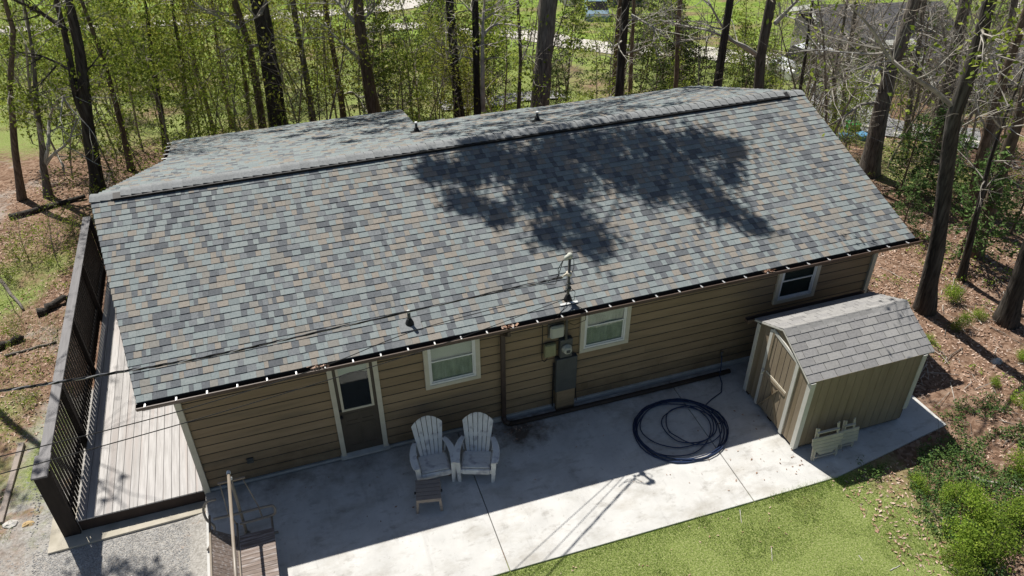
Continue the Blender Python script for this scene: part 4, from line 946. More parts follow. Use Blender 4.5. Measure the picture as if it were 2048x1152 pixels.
# fallen twigs
tw_ = MB()
for i in range(1500):
    x, y = (rg.uniform(12.5, 27), rg.uniform(-6.5, 10)) if i % 3 else (rg.uniform(-11, -2.9), rg.uniform(.5, 15))
    if (x < 14.6 and y > -3.5) or (x < 15.2 and y > .5 and x > 0): continue
    a = rg.uniform(0, 6.283); L = rg.uniform(.15, .9); p = Vector((x, y, ground(x, y) + .02)); d = Vector((math.cos(a), math.sin(a), rg.gauss(0, .06))) * L; q = p + d; q.z = max(q.z, ground(q.x, q.y) + .01)
    m_ = p.lerp(q, .5) + Vector((rg.gauss(0, .06), rg.gauss(0, .06), .03)); r = rg.uniform(.004, .013); tw_.tube([p, m_, q], [r, r * .8, r * .4], 4, rg.randrange(2))
o = tw_.build('twigs', [M['twig'], M['bark']]); o['kind'] = 'stuff'; o['label'] = 'fallen twigs scattered over the forest floor'
# gravel
mb = MB(); ico = [(0, 0, 1), (.9, 0, .2), (.28, .85, .2), (-.72, .5, .2), (-.72, -.5, .2), (.28, -.85, .2)]; icf = ((0, 1, 2), (0, 2, 3), (0, 3, 4), (0, 4, 5), (0, 5, 1))
for i in range(30000):
    x = rg.uniform(-3.6, -.03); y = rg.uniform(-2.6, -.2) if rg.random() < .82 else rg.uniform(-.2, 3.2)
    if x > -2.75 and y > -.37: continue
    if x < -2.6 and rg.random() < sm(-2.6, -3.4, x + .5 * N3(x, y, .8)) * .9: continue
    if N3(x, y, 1.2, 3) < -.35 and rg.random() < .7: continue
    s = rg.uniform(.008, .021); a = rg.uniform(0, 6.28); ca_, sa = math.cos(a), math.sin(a); z = ground(x, y)
    mb.add([(x + (u * ca_ - v * sa) * s * 1.2, y + (u * sa + v * ca_) * s, z + q * s * .9 - .003) for u, v, q in ico], icf)
o = mb.build('gravel', M['pebble']); o['kind'] = 'stuff'; o['label'] = 'loose grey gravel beside the deck'
# clump of leaves
def leafball(mb, c, r, n, s, flat=.7, up=.6):
    for i in range(n):
        while True:
            q = Vector((rg.uniform(-1, 1), rg.uniform(-1, 1), rg.uniform(-1, 1)))
            if .25 < q.length < 1: break
        p = c + Vector((q.x * r, q.y * r, q.z * r * flat)); nrm = (q.normalized() + Vector((0, 0, up)) + Vector((rg.gauss(0, .5), rg.gauss(0, .5), rg.gauss(0, .5)))).normalized()
        a = nrm.cross(Vector((rg.gauss(0, 1), rg.gauss(0, 1), rg.gauss(0, 1)))).normalized(); b = nrm.cross(a); ss = s * rg.uniform(.6, 1.3)
        mb.add([p - a * ss, p + b * ss * .45, p + a * ss, p - b * ss * .45], [(0, 1, 2, 3)])
gcv = MB()
for i in range(9000):
    x = rg.uniform(11.4, 17.5); y = rg.uniform(-7, -2.6)
    nn = N3(x, y, .9, 21) + .5 * N3(x, y, 2.3, 4)
    inb = sm(11.6, 12.5, x + .3 * (y + 3.6)) * (1 if y < -3.55 else .35)
    if x < 14.4 and y > (-3.55 if x < 11.9 else -3.30): continue
    if nn < .12 - .42 * inb or rg.random() > .15 + inb: continue
    c = Vector((x, y, ground(x, y) + rg.uniform(.02, .14 + .2 * max(nn, 0)))); leafball(gcv, c, .09, 9, .026)
o = gcv.build('ground_cover', M['cover']); o['kind'] = 'stuff'; o['label'] = 'low green ground cover over dead leaves beside the lawn'

gl = MB()
for i in range(2600):
    x = rg.uniform(-9.5, -2.7); y = rg.uniform(1.5, 14); nn = N3(x, y, .45, 14) + .6 * N3(x, y, 1.4, 6)
    if nn < .12: continue
    leafball(gl, Vector((x, y, ground(x, y) + rg.uniform(.03, .22))), .12, 8, .03)
o = gl.build('ground_cover', M['leaf']); o['kind'] = 'stuff'; o['label'] = 'low pale green plants over dead leaves left of the deck'
gr2 = MB()
for i in range(2600):
    x = rg.uniform(14.8, 26); y = rg.uniform(-5, 9); nn = N3(x, y, .4, 24) + .6 * N3(x, y, 1.3, 16)
    if nn < .2: continue
    leafball(gr2, Vector((x, y, ground(x, y) + rg.uniform(.03, .25))), .13, 8, .032)
o = gr2.build('ground_cover', M['shrub']); o['kind'] = 'stuff'; o['label'] = 'low bright green plants on the forest floor right of the shed'

# ------------------------------------------------------------------ trees
rt = random.Random(23)
def vnoise(r, k=1.0): return Vector((r.gauss(0, k), r.gauss(0, k), r.gauss(0, k)))
def branch(mb, p, d, L, r, lev, tips, droop=0.0, kids=(5, 4), up=.25, wob=.22, mat_i=0):
    n = max(3, min(7, int(L / .35))); pts = [p]; rad = [r]; q = p.copy(); dd = d.normalized()
    for i in range(n):
        dd = (dd + vnoise(rt, wob) * .6 + Vector((0, 0, up * .12 - droop))).normalized(); q = q + dd * (L / n); pts.append(q); rad.append(r * (1 - .82 * (i + 1) / n))
    mb.tube(pts, rad, 5 if r > .03 else (4 if r > .012 else 3), mat_i, cap=False)
    if lev <= 0: tips.append((pts[-1], dd)); tips.append((pts[len(pts) // 2], dd)); return
    for k in range(kids[min(lev - 1, len(kids) - 1)]):
        i = rt.randint(max(1, n // 3), n); ax = dd.cross(vnoise(rt)).normalized()
        nd = (dd * .75 + ax * rt.uniform(.5, 1.0) + Vector((0, 0, up * .5))).normalized()
        branch(mb, pts[min(i, n)], nd, L * rt.uniform(.42, .68), max(rad[min(i, n)] * .8, r * .38), lev - 1, tips, droop, kids, up, wob, mat_i)
    tips.append((pts[-1], dd))
def sprig(mb, p, n, spread, s):
    for i in range(n):
        c = p + vnoise(rt, spread); a = vnoise(rt).normalized(); b = a.cross(vnoise(rt)).normalized(); ss = s * rt.uniform(.6, 1.3)
        mb.add([c - a * ss, c + b * ss * .5, c + a * ss, c - b * ss * .5], [(0, 1, 2, 3)])
def big_tree(label, pts, s, H, mat_, limbs=(), nl=16, leaf=0, leafmat='leafy', low=3.0, grounded=False, group=None, pale=.0, twm='twig', llen=1.0):
    """pts: (px, py, width px) from low to high, on the vertical plane s metres ahead; H: height above ground"""
    if grounded: g0 = on_ground(pts[0][:2]); s = g0.dot(HD)
    P = [at_s(q[:2], s) for q in pts]
    W = [q[2] / FPX * (at_s(q[:2], s) - CAM).dot(FW) / 2 for q in pts]
    d0 = (P[1] - P[0]).normalized()
    if not grounded:
        gz = ground(P[0].x, P[0].y); L = (P[0].z - gz) / max(d0.z, .3)
        base = P[0] - d0 * (L + .25); P = [base] + P; W = [W[0] * 1.12] + W
    else: P[0].z -= .25
    gz = ground(P[0].x, P[0].y); dl = (P[-1] - P[-2]).normalized(); dl = (dl + Vector((0, 0, .5))).normalized()
    rem = max(gz + H - P[-1].z, 1.5)
    rtop = W[-1]
    for k in range(1, 5): P.append(P[-1] + (dl + vnoise(rt, .05)) * rem / 4); W.append(rtop * (1 - .22 * k))
    # resample
    C = []; Rr = []
    for i in range(len(P) - 1):
        L = (P[i + 1] - P[i]).length; n = max(1, int(L / .45))
        for k in range(n): C.append(P[i].lerp(P[i + 1], k / n)); Rr.append(W[i] + (W[i + 1] - W[i]) * k / n)
    C.append(P[-1]); Rr.append(W[-1])
    base = C[0].copy(); base.z = gz
    for i in range(len(C)):
        h = C[i].z - gz; Rr[i] *= (1 + .55 * math.exp(-max(h, 0) / .35)); 
        if i: C[i] = C[i] + Vector((noise.noise(C[i] * .5), noise.noise(C[i] * .5 + Vector((9, 0, 0))), 0)) * .035
    t = thing('tree', label, 'tree', tuple(base), 0, group)
    MT = Matrix.Translation(-base)
    def tk(mb, name, m, sm_=False):
        o = mb.build(name, m, smooth=sm_); o.parent = t; o.matrix_parent_inverse = MT; return o
    tk(MB().tube(C, Rr, 11, jit=.16, rng=rt), 'trunk', M[mat_], True)
    tips = []; mb = MB()
    for (lp, r0, mi) in limbs:
        ds = 0; LP = []
        for k, q in enumerate(lp): LP.append(at_s(q[:2], s + (rt.uniform(-.25, .25) * min(k, 2))))
        LP = catmull(LP, 4); n = len(LP)
        mb.tube(LP, [r0 * (1 - .7 * i / n) for i in range(n)], 7, mi)
        for k in range(7):
            i = rt.randint(n // 4, n - 2); dd = (LP[i + 1] - LP[i]).normalized(); ax = dd.cross(vnoise(rt)).normalized()
            branch(mb, LP[i], (dd * .6 + ax * .8), rt.uniform(.8, 2.0), r0 * .35, 1, tips, kids=(4,), mat_i=mi)
    N = len(C); nl = int(nl * 1.6)
    for k in range(nl):
        f = (k + rt.random()) / nl; h = low + f * (H - low - .5); i = 0
        while i < N - 1 and C[i].z - gz < h: i += 1
        a = rt.uniform(0, 6.283); d = Vector((math.cos(a), math.sin(a), .15 + .5 * f))
        L = llen * rt.uniform(1.0, 2.4) * (1.0 if f > .3 else .75) * (1 + .5 * f)
        branch(mb, C[i], d, L, max(Rr[i] * .26, .018), 2, tips, kids=(4, 4), up=.3 + .3 * f, mat_i=1 if rt.random() < pale else 0)
    tk(mb, 'crown', [M[twm], M['palelimb'], M[mat_]])
    if leaf:
        lm = MB(); 
        for (p, d) in tips:
            if rt.random() < leaf: sprig(lm, p, 6, .13, .06)
        if lm.v: tk(lm, 'foliage', M[leafmat])
    return t, C, Rr
BT = {}
T = big_tree
T('dark forked tree with two close stems rising beside the left rake of the roof', [(196, 396, 27), (176, 250, 24), (157, 90, 20), (137, 0, 18)], 12, 11, 'barkdk', [([(172, 240), (152, 190), (134, 90), (112, 0), (104, -30)], .125, 2), ([(134, 62), (85, 28), (30, 0), (-20, -30)], .07, 2)], 8, .3, 'leaf', 5, True)
T('slim brown tree leaning left just right of the dark forked tree', [(261, 342, 12), (243, 250, 11), (205, 115, 9), (167, 10, 7)], 15, 11, 'barkbr', [([(196, 180), (212, 110), (230, 95)], .03, 0)], 10, .6, 'leaf', 3, True)
T('pale limbed Y shaped tree standing over the dark logs', [(94, 394, 15), (86, 330, 13), (85, 300, 12)], 14, 7, 'bark', [([(88, 300), (76, 246), (60, 180), (52, 90)], .07, 0), ([(88, 330), (97, 290), (99, 240), (112, 205), (130, 190)], .065, 1), ([(82, 345), (105, 310), (135, 285), (154, 236)], .06, 1)], 8, .7, 'leaf', 2.2, True)
T('crooked brown tree at the far left edge of the woods', [(40, 400, 14), (30, 300, 13), (20, 180, 11), (26, 60, 10), (8, 0, 9)], 14, 11, 'barkbr', [], 14, .7, 'leaf', 2.0, True)
T('leafy slender tree with dark crooked stem left of the roof wing', [(334, 300, 12), (322, 222, 11), (303, 115, 9), (293, 20, 7)], 16.5, 10, 'barkdk', [([(322, 230), (308, 180), (296, 160)], .03, 0)], 14, .9, 'leaf', 2.5)
T('slender tree with one long limb reaching right, by the roof wing corner', [(377, 271, 10), (373, 206, 9), (363, 115, 8), (351, 50, 7)], 17, 10, 'bark', [([(374, 206), (400, 180), (425, 142), (442, 115), (456, 95)], .045, 0)], 13, .8, 'leaf', 2.5)
T('straight thin tree behind the middle of the roof wing', [(427, 264, 9), (408, 190, 8), (392, 132, 7), (380, 60, 6)], 18, 10, 'bark', [], 12, .6, 'leafy', 3)
T('thin greyish tree just left of the tan tree behind the wing', [(465, 257, 8), (452, 190, 7), (441, 132, 7), (428, 40, 6)], 19, 11, 'barkbr', [], 12, .6, 'leafy', 3)
T('tan barked leaning tree left of the thickest dark trunk', [(526, 253, 15), (512, 165, 15), (497, 87, 13), (469, 0, 12)], 16.5, 12, 'barkbr', [([(482, 58), (440, 35), (395, 10), (370, -20)], .06, 1)], 11, .5, 'leafy', 4)
T('thin brown tree close to the tan leaning tree', [(503, 257, 9), (492, 170, 8), (479, 80, 7), (466, 0, 6)], 18, 10, 'barkbr', [], 10, .5, 'leafy', 3)
T('thickest dark trunk behind the shaded end of the roof wing', [(556, 250, 38), (543, 150, 36), (528, 60, 34), (518, 0, 33)], 15.5, 14, 'barkdk', [], 9, .6, 'leafy', 3)
T('grey tree with bent limbs right of the thickest dark trunk', [(625, 240, 13), (608, 130, 12), (587, 17, 11), (584, -20, 10)], 17, 12, 'bark', [([(600, 92), (570, 78), (545, 78)], .035, 0), ([(602, 115), (580, 105), (550, 107)], .03, 0)], 13, .2, 'leafy', 3, pale=.3)
T('light brown tree with a bare forked top behind the wing corner', [(685, 230, 12), (672, 130, 11), (653, 28, 10), (650, 0, 9)], 17.5, 12, 'barkbr', [([(686, 190), (705, 185), (722, 205), (735, 225)], .05, 1)], 13, .15, 'leafy', 3, pale=.3)
BT['wing'] = T('brown tree crossed by a pale dead limb behind the wing corner', [(748, 224, 27), (735, 150, 24), (722, 70, 22), (715, 0, 21)], 15.5, 13, 'barkbr', [([(712, 48), (690, 22), (670, -5)], .085, 1), ([(722, 120), (695, 96), (664, 66), (650, 45)], .06, 1), ([(726, 40), (745, 20), (760, -10)], .05, 0)], 11, .1, 'leaf', 4, pale=.35)
T('dark straight tree behind the pair of vent pipes, left one of the pair', [(918, 216, 20), (908, 120, 18), (900, 0, 17)], 15.5, 14, 'barkdk', [([(908, 150), (895, 110), (884, 78)], .05, 1)], 12, .15, 'leaf', 3.5, pale=.2)
T('twin stemmed dark grey tree right of the dark straight tree', [(956, 226, 15), (952, 120, 14), (951, 0, 13)], 15, 13, 'barkdk', [([(966, 222), (965, 120), (966, 40), (972, -20)], .085, 0), ([(962, 75), (985, 52), (1010, 48), (1050, 55)], .05, 0)], 12, .1, 'leaf', 3, pale=.3)
T('thin pale pole of a tree between the twin stemmed tree and the massive trunk', [(1037, 216, 8), (1040, 120, 7), (1036, 0, 6)], 16, 11, 'bark', [([(1040, 130), (1060, 80), (1068, 40)], .03, 0)], 12, .1, 'leaf', 2.5, pale=.4)
t18 = T('massive grey trunk behind the middle of the roof ridge', [(1079, 210, 38), (1087, 120, 34), (1096, 20, 36), (1098, 0, 36)], 14.5, 15, 'bark', [], 5, 0, 'leaf', 5, pale=.1)
BT['mid'] = T('leaning dark tree behind the ridge, right of the massive trunk', [(1237, 190, 18), (1247, 80, 17), (1253, 0, 16)], 15, 13, 'barkdk', [([(1262, 30), (1290, 45), (1330, 70)], .05, 1)], 12, .1, 'leaf', 3, pale=.3)
T('reddish pine trunk with dead whorls left of the leaning dark tree', [(1229, 170, 11), (1233, 90, 10), (1240, 0, 9)], 20, 13, 'barkbr', [], 16, 0, 'leaf', 2, pale=.1, llen=.8)
T('slim brown trunk just right of the leaning dark tree', [(1261, 185, 9), (1264, 90, 8), (1268, 0, 7)], 18, 12, 'barkbr', [], 12, .1, 'leaf', 3, pale=.2)
T('slim reddish trunk standing alone before the gravel drive', [(1351, 176, 10), (1356, 80, 9), (1360, 0, 9)], 16, 12, 'barkbr', [], 12, 0, 'leaf', 3, pale=.2)
T('black slanting trunk near the far right corner of the roof', [(1434, 172, 17), (1446, 90, 16), (1460, 0, 15)], 14.5, 13, 'barkdk', [], 8, 0, 'leaf', 4)
T('light grey forked tree holding a long white limb above the roof corner', [(1517, 175, 21), (1521, 110, 20), (1530, 65, 21), (1541, 0, 20)], 15, 13, 'bark', [([(1549, 48), (1572, 24), (1600, -4)], .085, 1), ([(1514, 108), (1490, 92), (1462, 78), (1440, 45), (1420, 8), (1414, -10)], .06, 1), ([(1514, 112), (1470, 85), (1420, 62), (1370, 52), (1320, 40)], .055, 1)], 7, 0, 'leaf', 5, pale=.5)
T('very thin dark sapling trunk by the corner of the ridge', [(1601, 172, 7), (1614, 90, 6), (1627, 0, 5)], 16, 11, 'barkdk', [([(1604, 160), (1618, 140), (1622, 115)], .025, 0)], 9, 0, 'leaf', 3)
T('mossy leaning trunk close behind the right rake of the roof', [(1737, 350, 36), (1752, 270, 32), (1782, 140, 28), (1812, 60, 26), (1832, 0, 25)], 15, 14, 'bark', [([(1752, 205), (1720, 210), (1690, 232), (1640, 262)], .05, 0), ([(1785, 100), (1750, 108), (1690, 105), (1640, 100), (1598, 103)], .045, 1), ([(1772, 170), (1760, 130), (1774, 105)], .05, 0)], 18, 0, 'leaf', 2.5, True, pale=.4)
T('thin broken trunk in front of the neighbouring roof', [(1690, 176, 9), (1697, 110, 9), (1710, 30, 8), (1716, -10, 7)], 20, 10, 'bark', [([(1692, 170), (1672, 140), (1668, 130)], .03, 1)], 14, 0, 'leaf', 2, pale=.4)
T('grey trunk between the mossy trunk and the black scarred trunk', [(1866, 320, 26), (1886, 220, 25), (1908, 120, 24), (1932, 0, 22)], 14, 14, 'bark', [], 16, .05, 'leaf', 3, True, pale=.4)
T('black scarred trunk nearest the right end of the gutter', [(1850, 622, 34), (1872, 500, 30), (1886, 400, 29), (1908, 230, 28), (1950, 115, 27), (1981, 0, 27)], 8, 14, 'barkdk', [([(1902, 210), (1868, 180), (1820, 150), (1775, 110), (1745, 60), (1700, 10)], .055, 0), ([(1905, 300), (1925, 240), (1938, 200)], .03, 0)], 10, .45, 'leaf', 6, True)
T('curved brown trunk right of the black scarred trunk', [(1940, 440, 20), (1958, 330, 20), (1990, 210, 18), (2040, 60, 17), (2060, 0, 16)], 10, 13, 'barkbr', [([(1975, 260), (1955, 220), (1950, 170)], .03, 1)], 14, .1, 'leaf', 3, True, pale=.4)
T('brown trunk at the right edge above the young pine', [(1950, 512, 26), (1990, 390, 25), (2020, 290, 24), (2052, 180, 22)], 9, 12, 'barkbr', [], 10, 0, 'leaf', 4, True, pale=.3)
T('stout dark trunk standing in leaves at the right edge near the shed', [(2012, 648, 38), (2026, 590, 32), (2050, 520, 29), (2090, 400, 27)], 8, 12, 'barkdk', [], 6, 0, 'leaf', 5, True)
T('short dark broken trunk beneath the black scarred trunk', [(1925, 560, 14), (1940, 480, 13), (1962, 400, 10)], 9, 6, 'barkdk', [], 8, 0, 'leaf', 2, True, pale=.3)
T('grey twiggy tree among tangled branches at the upper right', [(1990, 300, 17), (1998, 200, 16), (2010, 100, 15), (2028, 0, 14)], 15, 12, 'bark', [([(1995, 190), (1980, 140), (1975, 100)], .04, 1)], 20, 0, 'leaf', 2, True, pale=.5)
T('bare grey tree in front of the dark outbuilding', [(1812, 290, 12), (1822, 200, 11), (1838, 90, 10), (1850, 0, 9)], 18, 10, 'bark', [], 22, 0, 'leaf', 1.8, True, pale=.5)
T('tangled bare tree beside the mossy leaning trunk', [(1664, 270, 10), (1672, 220, 9), (1668, 150, 8), (1684, 70, 6)], 17, 8, 'bark', [], 22, .15, 'leaf', 1.2, True, pale=.4)

# foliage high in some trees: it throws the broken shade on the roof, the deck and the gravel
def shade(tr, spots, H, dens, size, thick=.035):
    tree, C_, R_ = tr; TC = Vector(tree.location); lm = MB(); bm2 = MB(); prev = None
    for (x, y, z, r) in spots:
        p0 = Vector((x, y, z)); hh = H + rt.uniform(-.6, .6); c = p0 - SUNV * ((hh - p0.z) / -SUNV.z)
        for i in range(int(dens * r * r)):
            a = vnoise(rt, .46); q = c + Vector((a.x * r * 1.2, a.y * r * .85, a.z * r * .5)); nn = vnoise(rt).normalized(); b = nn.cross(vnoise(rt)).normalized(); ss = size * rt.uniform(.6, 1.5)
            lm.add([q - nn * ss, q + b * ss * .55, q + nn * ss, q - b * ss * .55], [(0, 1, 2, 3)])
        if prev is None or (prev - c).length > 2.6:
            k = min(range(len(C_)), key=lambda i: abs(C_[i].z - (c.z - 2.0))); st_ = C_[k]
        else: st_ = prev
        mid = st_.lerp(c, .5) + Vector((rt.gauss(0, .2), rt.gauss(0, .2), .3)); n = 11
        bm2.tube(catmull([st_, mid, c], 5), [thick * (1 - .06 * i) for i in range(n)], 5); tp = []
        for j in range(3): branch(bm2, c, vnoise(rt), r * .8, .012, 1, tp, kids=(3,))
        prev = c
    for mb_, nm, m_ in ((bm2, 'limbs', M['bark']), (lm, 'foliage', M['leaf'])):
        o = mb_.build(nm, m_); o.parent = tree; o.matrix_parent_inverse = Matrix.Translation(-TC)
shade(t18, ((5.6, 3.5, 3.9, 0.40), (6.2, 3.3, 3.8, 0.44), (5.9, 2.6, 3.7, 0.36), (6.5, 2.2, 3.6, 0.32), (7.0, 3.5, 3.95, 0.60), (7.7, 3.0, 3.8, 0.56), (7.3, 2.3, 3.6, 0.40), (8.4, 3.6, 3.98, 0.60), (8.3, 2.6, 3.7, 0.48), (7.9, 1.7, 3.4, 0.40), (7.3, 1.4, 3.33, 0.36), (8.1, 1.05, 3.25, 0.44), (9.3, 3.5, 3.95, 0.56), (9.4, 2.7, 3.7, 0.56), (9.9, 2.1, 3.55, 0.44), (10.3, 3.5, 3.95, 0.52), (10.6, 2.7, 3.7, 0.60), (10.8, 1.9, 3.5, 0.48), (11.5, 3.1, 3.85, 0.52), (12.2, 2.8, 3.7, 0.40), (11.1, 1.2, 3.25, 0.40), (11.6, .7, 3.1, 0.32), (11.8, 2.1, 3.5, 0.32), (6.6, 3.9, 4.1, 0.36)), 12.3, 3000, .07)
shade(BT['mid'], ((7.0, 4.9, 4.0, .6), (8.0, 5.2, 3.9, .7), (9.0, 4.8, 4.0, .6), (9.9, 5.2, 3.9, .7), (7.4, 5.9, 3.7, .6), (8.8, 6.2, 3.6, .7), (10.2, 6.3, 3.6, .6), (6.2, 5.6, 3.8, .6), (6.6, 6.8, 3.4, .6), (11.0, 5.4, 3.85, .6), (12, 5.1, 3.9, .5), (8.0, 7.1, 3.3, .6), (9.6, 7.2, 3.3, .5), (11.2, 6.6, 3.5, .5)), 12.5, 520, .075)
shade(BT['wing'], ((5.6, 8.6, 2.9, .6), (5.2, 9.6, 2.6, .7), (4.4, 9.9, 2.5, .6), (5.8, 10.3, 2.4, .6), (3.6, 9.2, 2.7, .5), (4.6, 8.9, 2.8, .5), (2.9, 8.6, 2.9, .4), (5.0, 7.4, 3.2, .5), (3.6, 7.6, 3.2, .4), (4.2, 6.4, 3.5, .4), (2.6, 9.9, 2.5, .4)), 11, 620, .075)
side = T('tree just beyond the left edge whose crown shades the deck end and the gravel', [(-200, 700, 26), (-215, 560, 22), (-225, 430, 20)], 5, 11, 'barkdk', [], 5, 0, 'leaf', 6, True)
shade(side, ((-1.45, .8, .1, .14), (-1.75, .3, .1, .13), (-2.2, -1.1, -.2, .4), (-1.6, -1.0, -.2, .4), (-1.1, -1.35, -.2, .35), (-2.6, -1.5, -.2, .5), (-.7, -1.6, -.2, .3), (-1.6, -1.7, -.2, .4), (-3.9, 1.2, -.2, .6), (-4.2, 2.4, -.2, .5)), 9.8, 750, .06, .02)

# ------------------------------------------------------------------ saplings, evergreens and bushes of the understory
def sapling(h, nb, leafn, lm, name, label, cat, group):
    t = thing(name, label, cat, (0, 0, 0), 0, group); sb = MB(); tips = []
    pts = [Vector((0, 0, -.2))]; d = Vector((rt.gauss(0, .06), rt.gauss(0, .06), 1)); n = 9
    for i in range(n): d = (d + Vector((rt.gauss(0, .07), rt.gauss(0, .07), 0))).normalized(); pts.append(pts[-1] + d * (h + .2) / n)
    r0 = .010 + h * .0055
    sb.tube(pts, [r0 * (1 - .8 * i / n) for i in range(n + 1)], 5)
    for k in range(nb):
        f = .22 + .78 * (k + rt.random()) / nb; i = min(int(f * n), n - 1); p = pts[i].lerp(pts[i + 1], f * n - i); a = rt.uniform(0, 6.283)
        branch(sb, p, Vector((math.cos(a), math.sin(a), .5)), h * rt.uniform(.14, .27) * (1.25 - .7 * f), r0 * .3, 1, tips, kids=(4,), up=.4)
    sb.build('stem', M['stem'], t)
    if leafn:
        lb = MB()
        for p, d in tips: sprig(lb, p, leafn, .17, .062)
        lb.build('foliage', M[lm], t)
    return t
def conifer(h, lab, grp, lm='needle', dens=1.0):
    t = thing('evergreen_tree', lab, 'evergreen', (0, 0, 0), 0, grp); sb = MB(); lb = MB()
    sb.tube([(0, 0, -.2), (.02, 0, h * .5), (0, .03, h)], [.02 + h * .009, .012 + h * .005, .008], 6)
    nw = int(h / .28)
    for k in range(nw):
        f = (k + .5) / nw; z = h * (.1 + .9 * f); L = h * .30 * (1 - f) ** .75 + .15
        for j in range(6):
            a = rt.uniform(0, 6.283); d = Vector((math.cos(a), math.sin(a), .12)); LL = L * rt.uniform(.65, 1.1)
            p = Vector((0, 0, z)); q = p + d * LL + Vector((0, 0, -.10 * LL)); sb.tube([p, p.lerp(q, .5) + Vector((0, 0, .04)), q], [.012, .008, .004], 3, cap=False)
            m_ = int((9 + 26 * LL) * dens)
            for u in range(m_):
                c = p.lerp(q, rt.uniform(.25, 1.05)) + vnoise(rt, .045); ax = (d * .7 + vnoise(rt, .6)).normalized(); b = ax.cross(vnoise(rt)).normalized()
                s = rt.uniform(.05, .10); lb.add([c - ax * s * .4, c + b * s * .3, c + ax * s, c - b * s * .3], [(0, 1, 2, 3)])
    sb.build('trunk', M['barkbr'], t); lb.build('foliage', M[lm], t); return t
def bush(r, lm, lab, grp, s=.035, n=520, h=1.0):   # uneven sprays on splayed stems
    t = thing('bush', lab, 'bush', (0, 0, 0), 0, grp); sb = MB(); lb = MB()
    for k in range(9):
        a = rt.uniform(0, 6.283); tp = []; branch(sb, Vector((0, 0, -.05)), Vector((math.cos(a) * .6, math.sin(a) * .6, .9)), r * rt.uniform(.5, 1.35) * h, .012, 1, tp, kids=(4,), up=.3)
        for p, d in tp: sprig(lb, p, max(3, n // 60), r * .13, s)
    sb.build('stem', M['stem'], t); lb.build('foliage', M[lm], t); return t
prot = {}
SG = 'thin leafy saplings in the woods behind the house'
LB = {'green': 'thin green leafed sapling in the woods behind the house', 'yellow': 'thin yellow leafed sapling in the woods behind the house', 'bare': 'thin bare sapling in the woods around the house', 'ever': 'dark evergreen sapling in the woods behind the house', 'bush': 'low bright green bush in the woods behind the house'}
def protos(kind):
    if kind == 'green': return [sapling(rt.uniform(4.2, 6.5), 16, 7, 'leaf', 'sapling', LB[kind], 'sapling', SG) for _ in range(4)]
    if kind == 'yellow': return [sapling(rt.uniform(4, 6), 14, 5, 'leafy', 'sapling', LB[kind], 'sapling', 'thin yellow leafed saplings in the woods behind the house') for _ in range(3)]
    if kind == 'bare': return [sapling(rt.uniform(4, 7), 22, 0, None, 'sapling', LB[kind], 'sapling', 'thin bare saplings in the woods') for _ in range(4)]
    if kind == 'ever': return [conifer(rt.uniform(3.5, 5), LB[kind], 'dark evergreen saplings in the woods behind the house', 'leafdk') for _ in range(3)]
    return [bush(rt.uniform(.7, 1.1), 'leaf', LB['bush'], 'low bright green bushes in the woods behind the house') for _ in range(3)]
used = {}
NEAR = [(-9e9, 110, 'beyond the logs at the far left'), (110, 330, 'behind the dark forked tree'), (330, 520, 'behind the left part of the roof wing'), (520, 700, 'behind the right part of the roof wing'), (700, 880, 'behind the gap right of the roof wing'), (880, 1060, 'behind the straight and twin dark trunks'), (1060, 1240, 'around the massive grey trunk'), (1240, 1420, 'before the gravel drive'), (1420, 1590, 'near the far corner of the roof'), (1590, 1740, 'between the ridge end and the mossy trunk'), (1740, 1900, 'between the mossy and the black scarred trunk'), (1900, 9e9, 'in the tangle at the right edge')]
def put(kind, p, sc=1.0, label=None):
    if kind not in prot: prot[kind] = protos(kind); used[kind] = 0
    i = used[kind]; used[kind] += 1
    o = prot[kind][i % len(prot[kind])]
    if i >= len(prot[kind]): o = copy_tree(o)
    o.location = p; o.rotation_euler = (rt.gauss(0, .04), rt.gauss(0, .04), rt.uniform(0, 6.283)); o.scale = (sc,) * 3
    d = Vector(p) - CAM; px = 1024 + FPX * d.dot(RT) / d.dot(FW); s = Vector(p).dot(HD)
    where = next(w_ for a, b, w_ in NEAR if a <= px < b)
    size = ('short', 'middling', 'tall')[0 if sc < .85 else (1 if sc < 1.05 else 2)] if kind != 'bush' else ('small', 'broad')[sc > .85]
    dist = ('close', 'farther off', 'far down the slope')[0 if s < 18 else (1 if s < 25 else 2)]
    what = {'green': 'green leafed sapling', 'yellow': 'yellow leafed sapling', 'bare': 'bare twiggy sapling', 'ever': 'dark evergreen sapling', 'bush': 'bright green bush'}[kind]
    o['label'] = label or f'{size} {what} {dist} {where}'; o['group'] = f'{what}es in the woods' if kind == 'bush' else f'{what}s in the woods'
    return o
def free(p):
    if -2.8 < p.x < 15.6 and -4 < p.y < 11.4: return False
    return True
def sow(kind, n, x0, x1, s0, s1, sc=(.8, 1.2), pyr=150):
    k = 0; tries = 0
    while k < n and tries < n * 20:
        tries += 1
        s = s0 + (s1 - s0) * rt.random() ** 1.2; q = at_s((rt.uniform(x0, x1), pyr), s); p = Vector((q.x, q.y, ground(q.x, q.y)))
        if not free(p): continue
        put(kind, p, rt.uniform(*sc)); k += 1
sow('green', 24, -20, 470, 12.8, 30, (.6, 1.05)); sow('green', 11, 470, 760, 15, 32); sow('green', 15, 740, 1100, 15.0, 34, (.7, 1.1)); sow('green', 14, 1180, 1540, 16, 32, (.5, .8)); sow('green', 5, 1600, 1750, 13, 20, (.4, .6))
sow('yellow', 22, 180, 700, 14, 28); sow('yellow', 8, 700, 1000, 14, 24, (.6, .9))
sow('bare', 46, 0, 760, 13.0, 34); sow('bare', 26, 760, 1550, 14.5, 36); sow('bare', 95, 1560, 2060, 12.5, 34, (.6, 1.3), 200)
